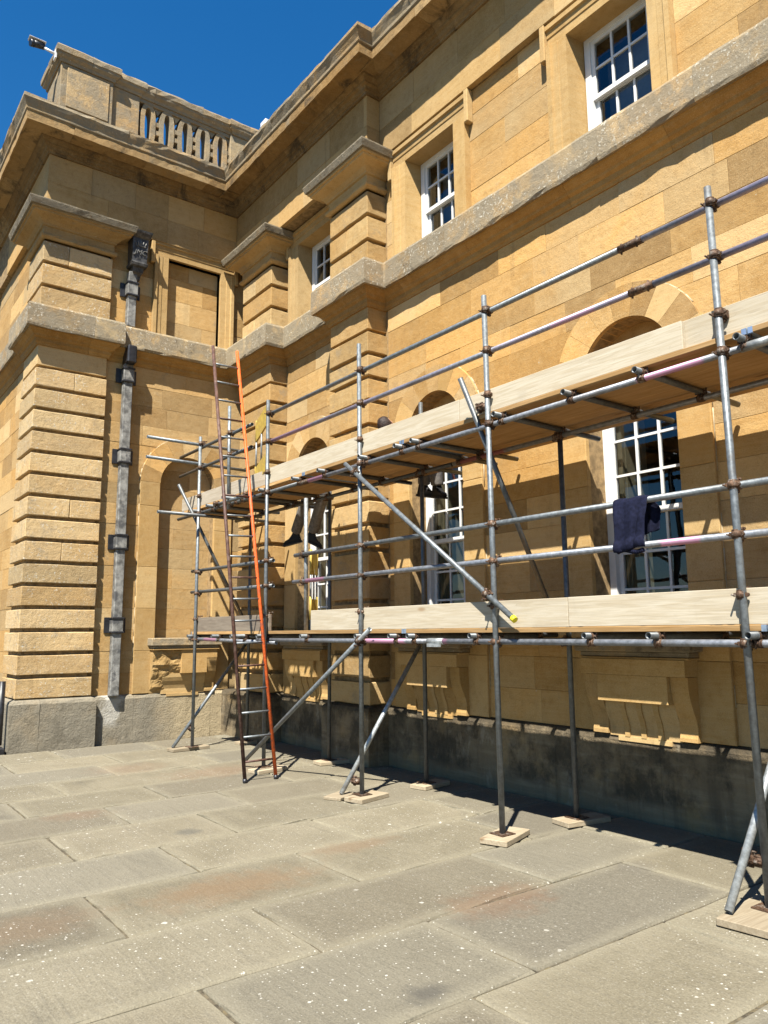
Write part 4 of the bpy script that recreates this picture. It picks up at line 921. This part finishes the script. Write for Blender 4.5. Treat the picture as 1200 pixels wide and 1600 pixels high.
tube('transom', (-10.62, 3.95, ZL2-0.05), (-10.62, 5.7, ZL2-0.05), mTubeD)
tube('transom', (-9.95, YO-0.06, ZL2+0.02), (-8.9, YO-0.06, ZL2+0.02), mTube); coupler((-9.92, YO-0.06, ZL2+0.02), Xv, Zv, (0, -0.05, 0)); coupler((-9.0, YO-0.06, ZL2+0.02), Xv, Zv, (0, -0.05, 0))
# braces
def brace(p, q, mat=None, capped=False):
    o = tube('brace', p, q, mat)
    if capped:
        d = (Vector(q)-Vector(p)).normalized(); q = Vector(q)
        MB().tube(q-d*0.03, q+d*0.008, 0.0275, 12).build('end_cap', mCapY, o)
    return o
YB = YO-0.052
brace((-6.74, YB, 3.46), (-4.32, YB, 1.74), mTube, True)
brace((-4.78, 4.475, 3.87), (-4.70, YI, 1.72), mTubeD)
brace((-6.30, YB, 1.68), (-9.0, YB, 0.06), mTube)
brace((-6.66, YI, 1.50), (-6.70, 4.50, 0.04), mTubeL); brace((-2.52, YI, 1.50), (-2.54, 4.36, 0.06), mTubeL); brace((-10.85, YI, 1.50), (-10.80, 4.37, 0.05), mTube)
brace((-10.86, YO-0.28, 4.0-0.13), (-10.80, YI, 1.72), mTubeD)
for p, d in (((-6.57, YO-0.026, 3.34), Xv), ((-4.63, YO-0.026, 1.96), Xv), ((-6.5, YO-0.026, 1.56), Xv), ((-6.60, YO, 0.16), Yv), ((-2.48, YO, 0.30), Yv), ((-10.76, YO, 0.30), Yv), ((-10.8, YO, 3.40), Yv), ((-4.65, YO, 3.60), Yv)):
    coupler(p, Zv, d, (-0.05, 0, 0) if d == Yv else (0, -0.03, 0))
# boards
def board(name, x0, x1, y0, y1, z0, z1, mat, bands=True):
    sg = random.uniform(-0.003, 0.003)
    o = MB().box((x0, y0, z0), (x1, y1, z1), 0.003).build(name, mat, scaf)
    if bands and name == 'deck_board':
        for a, b in ((x0-0.0015, x0+0.03), (x1-0.03, x1+0.0015)): MB().box((a, y0-0.0015, z0-0.0015), (b, y1+0.0015, z1+0.0015)).build('end_band', mSteelB, o)
    return o
for zb, cuts, ci, gx in ((ZL1+0.075, [-10.95, -8.62, -5.85, -2.33, 0.1], [-7.85, -5.7, -2.3, 0.1], 0), (ZL2+0.075, [-11.4, -7.75, -5.85, -2.30, 0.1], [-7.85, -5.75, -2.3, 0.1], 1)):
    for k in range(4):
        y0 = 4.657+k*0.2095
        for a, b in zip(cuts, cuts[1:]): board('deck_board', a+0.004+random.uniform(0, 0.006), b-0.006, y0, y0+0.207, zb, zb+0.038, mDeck)
    for k in range(2):
        y0 = 5.556+k*0.196
        for a, b in zip(ci, ci[1:]): board('deck_board', a+0.004, b-0.006, y0, y0+0.194, zb+0.022, zb+0.060, mDeck)
board('toe_board', -7.57, -3.848, YO+0.032, YO+0.07, 1.677, 1.90, mPine); board('toe_board', -3.842, 0.05, YO+0.034, YO+0.072, 1.679, 1.902, mPine)
board('toe_board', -10.80, -8.56, YO+0.032, YO+0.07, 1.677, 1.88, mOld)
board('toe_board', -11.47, -8.62, YO+0.032, YO+0.07, 3.552, 3.75, mOldP); board('toe_board', -8.615, -5.005, YO+0.032, YO+0.07, 3.552, 3.76, mPine)
board('toe_board', -5.0, -2.75, YO+0.035, YO+0.073, 3.552, 3.757, mPine); board('toe_board', -2.9, 0.05, YO+0.075, YO+0.113, 3.553, 3.765, mPine)
# ladder gates
def gate(p0, p1, z0, z1):
    p0, p1 = Vector(p0), Vector(p1); d = (p1-p0); part = None
    for a, b in ((z1-0.27, z1), (z0, z0+0.24)):
        n = Vector((d.y, -d.x, 0)).normalized()*0.012
        dz = d.z
        q = [p0-n+Vector((0, 0, a)), p1-n+Vector((0, 0, a)), p1-n+Vector((0, 0, b)), p0-n+Vector((0, 0, b))]
        m = MB().add([*q, *[v+2*n for v in q]], [(0, 1, 2, 3), (7, 6, 5, 4), (0, 4, 5, 1), (1, 5, 6, 2), (2, 6, 7, 3), (3, 7, 4, 0)])
        for s in (0.02, 0.98):
            c = p0+d*s; m.tube(c+Vector((0, 0, a-0.0)), c+Vector((0, 0, b+0.03)), 0.016, 8)
        o = m.build('ladder_gate' if part is None else 'gate_panel', mYel, scaf if part is None else part); part = part or o
    for s in (0.03, 0.5, 0.97):
        c = p0+d*s; MB().tube(c+Vector((0, 0, z0+0.2)), c+Vector((0, 0, z1-0.2)), 0.013, 8).build('gate_bar', mTubeL, part)
    return part
gate((-8.66, YO+0.02, 0.02), (-9.12, YO+0.10, -0.12), 3.72, 4.60)
gate((-7.74, YR+0.08, 0.0), (-7.82, 4.90, 0.0), 1.80, 2.60)

# ------------------------------------------------------------------ ladder
lad = empty('ladder', (0, 0, 0))
tag(lad, 'long ladder with one orange and one brown stile leaning on the scaffold', 'ladder')
b0, t0 = Vector((-8.02, 4.10, 0.0)), Vector((-9.20, 4.10, 5.47)); b1, t1 = Vector((-8.02, 4.49, 0.0)), Vector((-9.27, 4.49, 5.50))
for b, t, m, lb in ((b0, t0, mBrown, 'brown ladder stile'), (b1, t1, mOrange, 'bright orange ladder stile')):
    o = MB().tube(b+(t-b)*0.006, t, 0.0215, 14).build('stile', m, lad); o['label'] = lb
    MB().tube(b, b+(t-b)*0.008, 0.026, 12).build('rubber_foot', mIron, o)
NR = 20
for i in range(NR):
    s = (0.04+i*0.048)
    MB().tube(b0+(t0-b0)*s, b1+(t1-b1)*s, 0.0125, 10).build('rung', mTube if i % 4 else mBrown, lad)

# ------------------------------------------------------------------ sole boards
SOLE = [(-4.58, 4.66, 0.26, 0.50, 20, 'pale timber sole board under the third front standard'), (-6.48, 4.66, 0.26, 0.46, 14, 'pale timber sole board under the second front standard'), (-2.44, 4.56, 0.34, 0.62, 6, 'large pale sole board at the right edge'),
        (-8.5, 4.65, 0.24, 0.48, 8, 'timber sole board behind the ladder feet'), (-10.78, 4.60, 0.23, 0.62, 4, 'long thin timber sole board under the leftmost standard'),
        (-4.54, 5.56, 0.24, 0.52, -10, 'timber sole board half in shade under the third rear standard'), (-6.56, 5.56, 0.24, 0.46, 10, 'timber sole board in shade under the second rear standard'), (-8.48, 5.56, 0.24, 0.48, -6, 'timber sole board in shade beside the middle pilaster plinth'),
        (-10.76, 5.5, 0.22, 0.3, 5, 'small timber sole board in the inner corner')]
for x, y, a, b, ang, lb in SOLE:
    a *= 0.9; b *= 0.92; m = MB().box((-a/2, -b/2, 0), (a/2, b/2, 0.042), 0.004)
    o = m.build('sole_board', mSole, None); o.location = (x, y, 0.003); o.rotation_euler = (0, 0, R(ang)); tag(o, lb, 'board', 'timber sole boards under the scaffold')
o = MB().box((-0.10, -0.16, 0), (0.10, 0.16, 0.03), 0.004).build('sole_board', mSole); o.location = (-6.72, 4.50, 0.003); o.rotation_euler = (0, 0, R(25)); tag(o, 'small timber offcut under the raking brace foot by the second standard', 'board', 'timber sole boards under the scaffold')

# ------------------------------------------------------------------ garment on the guard rail
def garment():
    xc, zt = -3.235, 2.554; W, n, k = 0.285, 26, 40; vs = []; Lf, Lb = 0.34, 0.26; r = TR+0.008
    arc = math.pi*r; T = Lf+arc+Lb
    for j in range(k+1):
        t = j/k*T
        for i in range(n+1):
            s = i/n; x = (s-0.5)*W
            if t < Lf: d = Lf-t; y, z = YR-r, zt-d
            elif t < Lf+arc: a = (t-Lf)/r; d = 0; y, z = YR-r*math.cos(a), zt+r*math.sin(a)
            else: d = t-Lf-arc; y, z = YR+r, zt-d
            am = min(1, d/0.12)
            fold = 0.020*math.sin(s*7.6+0.5+d*2.5)+0.005*math.sin(s*16+d*7)
            x *= 1-0.10*am*math.sin(min(1, d/Lf)*math.pi/2)
            x += 0.012*math.sin(d*11+s*2)*am+0.02*d
            if t < Lf:
                y -= abs(fold)*am+0.012*am; z -= (0.010*math.sin(s*5.2+0.4)+0.012*(1-s))*am
                if d > 0.26: y -= 0.020*math.sin((d-0.26)/0.09*math.pi)
            elif t >= Lf+arc: y += abs(fold)*am+0.01; x += 0.05*am; z += 0.05*s*am
            else: z += 0.004*math.sin(s*11)
            vs.append((xc+x, y, z))
    fs = [(j*(n+1)+i, j*(n+1)+i+1, (j+1)*(n+1)+i+1, (j+1)*(n+1)+i) for j in range(k) for i in range(n)]
    m = MB().add(vs, fs, True); o = m.build('garment', mNavy)
    s = o.modifiers.new('thick', 'SOLIDIFY'); s.thickness = 0.007; s.offset = 1
    sb = o.modifiers.new('smooth', 'SUBSURF'); sb.levels = 1; sb.render_levels = 1
    # rolled hem resting over the lower rail
    pts = [Vector((xc-0.11+0.21*q/14, YR-0.05-0.004*math.sin(q*0.8), zt-0.352+0.010*math.sin(q*0.45))) for q in range(15)]
    hm = MB()
    for a, b in zip(pts, pts[1:]): hm.tube(a, b, 0.017, 10)
    hm.build('hem', mNavy, o)
    return tag(o, 'navy blue garment hung over the scaffold guard rail', 'garment')
garment()

# ------------------------------------------------------------------ two workers resting on the upper lift
def skin(name, pts, edges, mat, parent, root=0, sub=2):
    me = bpy.data.meshes.new(name); me.from_pydata([p[0] for p in pts], edges, []); o = link(name, me, mat, parent)
    md = o.modifiers.new('skin', 'SKIN'); md.use_smooth_shade = True
    if not me.skin_vertices: o.data.skin_vertices
    for i, p in enumerate(pts):
        rv = p[1] if isinstance(p[1], tuple) else (p[1], p[1]); me.skin_vertices[0].data[i].radius = rv; me.skin_vertices[0].data[i].use_root = (i == root)
    s = o.modifiers.new('sub', 'SUBSURF'); s.levels = sub; s.render_levels = sub
    return o
def boot(parent, ankle, toe_dir, tilt=0.0):
    a = Vector(ankle); d = Vector(toe_dir).normalized(); s = d.cross(Vector((0, 0, 1))).normalized(); up = s.cross(d)
    prof = [(-0.07, -0.10, 0.036), (-0.06, 0.06, 0.042), (0.0, 0.07, 0.046), (0.05, 0.01, 0.045), (0.10, -0.035, 0.047), (0.16, -0.05, 0.045), (0.195, -0.075, 0.036), (0.20, -0.10, 0.034)]
    m = MB(); n = len(prof); vs = []
    for sg in (-1, 1):
        for f, u, w in prof: vs.append(a+d*f+up*u+s*w*sg)
    fs = [tuple(range(n)), tuple(range(2*n-1, n-1, -1))]+[(i, n+i, n+(i+1) % n, (i+1) % n) for i in range(n)]
    m.add(vs, fs); o = m.build('boot', mBoot, parent); recalc(o.data)
    b = o.modifiers.new('b', 'BEVEL'); b.width = 0.014; b.segments = 3; b.limit_method = 'ANGLE'
    sm = MB(); vs = []
    for uu_ in (-0.125, -0.098):
        for f, w in ((-0.08, 0.03), (-0.04, 0.043), (0.08, 0.05), (0.17, 0.047), (0.21, 0.03)):
            vs += [a+d*f+up*uu_+s*w, a+d*f+up*uu_-s*w]
    loop = [0, 2, 4, 6, 8, 9, 7, 5, 3, 1]
    sm.add(vs, [tuple(loop), tuple(10+i for i in reversed(loop))]+[(loop[i], loop[(i+1) % 10], 10+loop[(i+1) % 10], 10+loop[i]) for i in range(10)])
    sm.build('sole', mBoot, o); return o
def person(label, hip, chest, neck, head, knees, ankles, hands, toes):
    root = empty('person', (0, 0, 0)); tag(root, label, 'person', None)
    hip, chest, neck, head = map(Vector, (hip, chest, neck, head)); side = Vector((1, 0, 0))
    kn = [Vector(k) for k in knees]; an = [Vector(k) for k in ankles]; hd = [Vector(h) for h in hands]
    sp = (neck-hip).normalized(); sd = (kn[1]-kn[0]); sd = (sd-sp*sd.dot(sp)).normalized()
    mid = hip.lerp(chest, 0.5)
    P = [(hip, (0.13, 0.10)), (mid, (0.125, 0.095)), (chest, (0.15, 0.105)), (neck, 0.058), (head-(head-neck)*0.35, 0.055)]
    E_ = [(0, 1), (1, 2), (2, 3), (3, 4)]
    for i, sg in ((0, -1), (1, 1)):
        h = hip+sd*0.09*sg; P += [(h, 0.088), (h.lerp(kn[i], 0.5), 0.08), (kn[i], 0.06), (kn[i].lerp(an[i], 0.35), 0.056), (an[i], 0.042)]; b = len(P)-5
        E_ += [(0, b), (b, b+1), (b+1, b+2), (b+2, b+3), (b+3, b+4)]
    for i, sg in ((0, -1), (1, 1)):
        s_ = neck-sp*0.07+sd*0.17*sg; el_ = s_.lerp(hd[i], 0.5)+Vector((0, -0.03, 0.03)); P += [(s_, 0.056), (el_, 0.044), (hd[i], 0.03)]; b = len(P)-3
        E_ += [(2, b), (b, b+1), (b+1, b+2)]
    body = skin('body', P, E_, mTop, root)
    # head with face, hair
    fw_ = sp.cross(sd); 
    if fw_.y < 0: fw_ = -fw_
    hm = bmesh.new(); bmesh.ops.create_uvsphere(hm, u_segments=20, v_segments=14, radius=1)
    for v in hm.verts:
        x, y, z = v.co; wz = 0.115*z; taper = 1-0.22*max(0, -z)
        px, py = 0.078*x*taper, 0.095*y*taper
        if y > 0.75 and abs(x) < 0.3 and -0.35 < z < 0.1: py += 0.018        # nose
        if y > 0.6 and 0.1 < z < 0.35 and 0.2 < abs(x) < 0.6: py -= 0.008      # eye sockets
        v.co = head+sd*px+fw_*py+sp*wz
    me_ = bpy.data.meshes.new('head'); hm.to_mesh(me_); hm.free()
    for p_ in me_.polygons: p_.use_smooth = True
    link('head', me_, mSkin, root)
    hm = bmesh.new(); bmesh.ops.create_uvsphere(hm, u_segments=22, v_segments=16, radius=1)
    bmesh.ops.delete(hm, geom=[v for v in hm.verts if (v.co.y > 0.45 and v.co.z < 0.55) or v.co.z < -0.45], context='VERTS')
    for v in hm.verts:
        x, y, z = v.co; k_ = 1.10+random.uniform(-0.03, 0.05); v.co = head+sd*(0.078*x*k_)+fw_*(0.095*y*k_-0.004)+sp*(0.115*z*k_+0.004)
    me_ = bpy.data.meshes.new('hair'); hm.to_mesh(me_); hm.free()
    for p_ in me_.polygons: p_.use_smooth = True
    link('hair', me_, mHair, root)
    for sg in (-1, 1): MB().tube(head+sd*0.074*sg-sp*0.02, head+sd*0.090*sg-sp*0.015, 0.026, 10).build('ear', mSkin, root)
    for i in (0, 1):
        h = hip+sd*0.09*(-1, 1)[i]
        T = [(h, 0.098), (h.lerp(kn[i], 0.5), 0.09), (kn[i], 0.085), (kn[i].lerp(an[i], 0.4), 0.086), (kn[i].lerp(an[i], 0.9), 0.084), (an[i], 0.085)]
        skin('trouser_leg', T, [(q, q+1) for q in range(5)], mTrous, root)
        boot(root, an[i]+Vector((0, 0, -0.03)), toes[i])
        # hand: palm and five fingers resting on the boards
        pb = hd[i]; H = [(pb, 0.03), (pb+Vector((0.0, -0.06, -0.012)), 0.034)]; EE = [(0, 1)]
        for f in range(5):
            off = Vector(((f-2)*0.018, -0.10-0.012*(2-abs(f-2)), -0.02)) if f < 4 else Vector((0.055*(1 if i else -1), -0.045, -0.015))
            H += [(pb+off*0.85, 0.0095), (pb+off*1.35+Vector((0, 0, -0.012)), 0.008)]; b = len(H)-2; EE += [(1 if f < 4 else 0, b), (b, b+1)]
        skin('hand', H, EE, mSkin, root)
    return root
DZ = ZL2+0.075+0.038
person('worker in grey trousers and black boots, legs dangling by the pilaster', (-9.05, 5.22, DZ+0.12), (-8.72, 5.06, DZ+0.14), (-8.52, 5.02, DZ+0.13), (-8.38, 5.0, DZ+0.13),
       [(-9.30, 5.66, DZ+0.03), (-8.86, 5.66, DZ+0.03)], [(-9.70, 5.70, 3.10), (-9.22, 5.70, 3.05)], [(-8.75, 5.34, DZ+0.05), (-8.9, 4.95, DZ+0.05)], [(-0.35, -0.35, -0.12), (0.25, 0.30, -0.2)])
person('dark-haired worker seated on the upper lift with one boot hanging before the window', (-7.02, 5.78, DZ+0.11), (-7.07, 5.55, DZ+0.32), (-7.07, 5.46, DZ+0.46), (-7.07, 5.40, DZ+0.535),
       [(-7.13, 6.04, DZ+0.10), (-6.93, 6.05, DZ+0.08)], [(-7.2, 6.08, 3.47), (-6.96, 6.09, 3.42)], [(-7.36, 5.42, DZ+0.05), (-6.8, 5.44, DZ+0.05)], [(0.5, 0.25, -0.1), (0.6, -0.1, -0.12)])

# ------------------------------------------------------------------ small things on the roofline
cc = empty('security_camera', (0, 0, 0)); tag(cc, 'black and white security camera on a bracket at the parapet corner', 'camera')
cp = Vector((-12.30, 2.27, 11.20))
MB().box((-12.27, 2.545, 11.0), (-12.15, 2.515, 11.16), 0.005).tube((-12.21, 2.53, 11.1), cp+Vector((0.02, 0.10, -0.02)), 0.022, 10).build('bracket', mPlast, cc)
d = Vector((0.15, -0.95, -0.22)).normalized()
MB().tube(cp+Vector((0, 0.10, 0.02)), cp+d*0.10, 0.055, 16).build('housing', mIron, cc)
MB().tube(cp+d*0.06, cp+d*0.12, 0.058, 16).build('lens_ring', mIron, cc)
MB().box(cp+Vector((-0.07, -0.14, 0.055)), cp+Vector((0.07, 0.12, 0.07)), 0.006).build('sun_shield', mPlast, cc)
vb = empty('roof_box', (0, 0, 0)); tag(vb, 'small white box on the roof behind the balustrade end', 'box')
MB().box((-11.40, 5.95, 9.88), (-11.28, 6.07, 10.78), 0.01).build('post', mPlast, vb); MB().box((-11.45, 5.90, 10.70), (-11.25, 6.10, 10.85), 0.015).build('box_head', mPlast, vb)
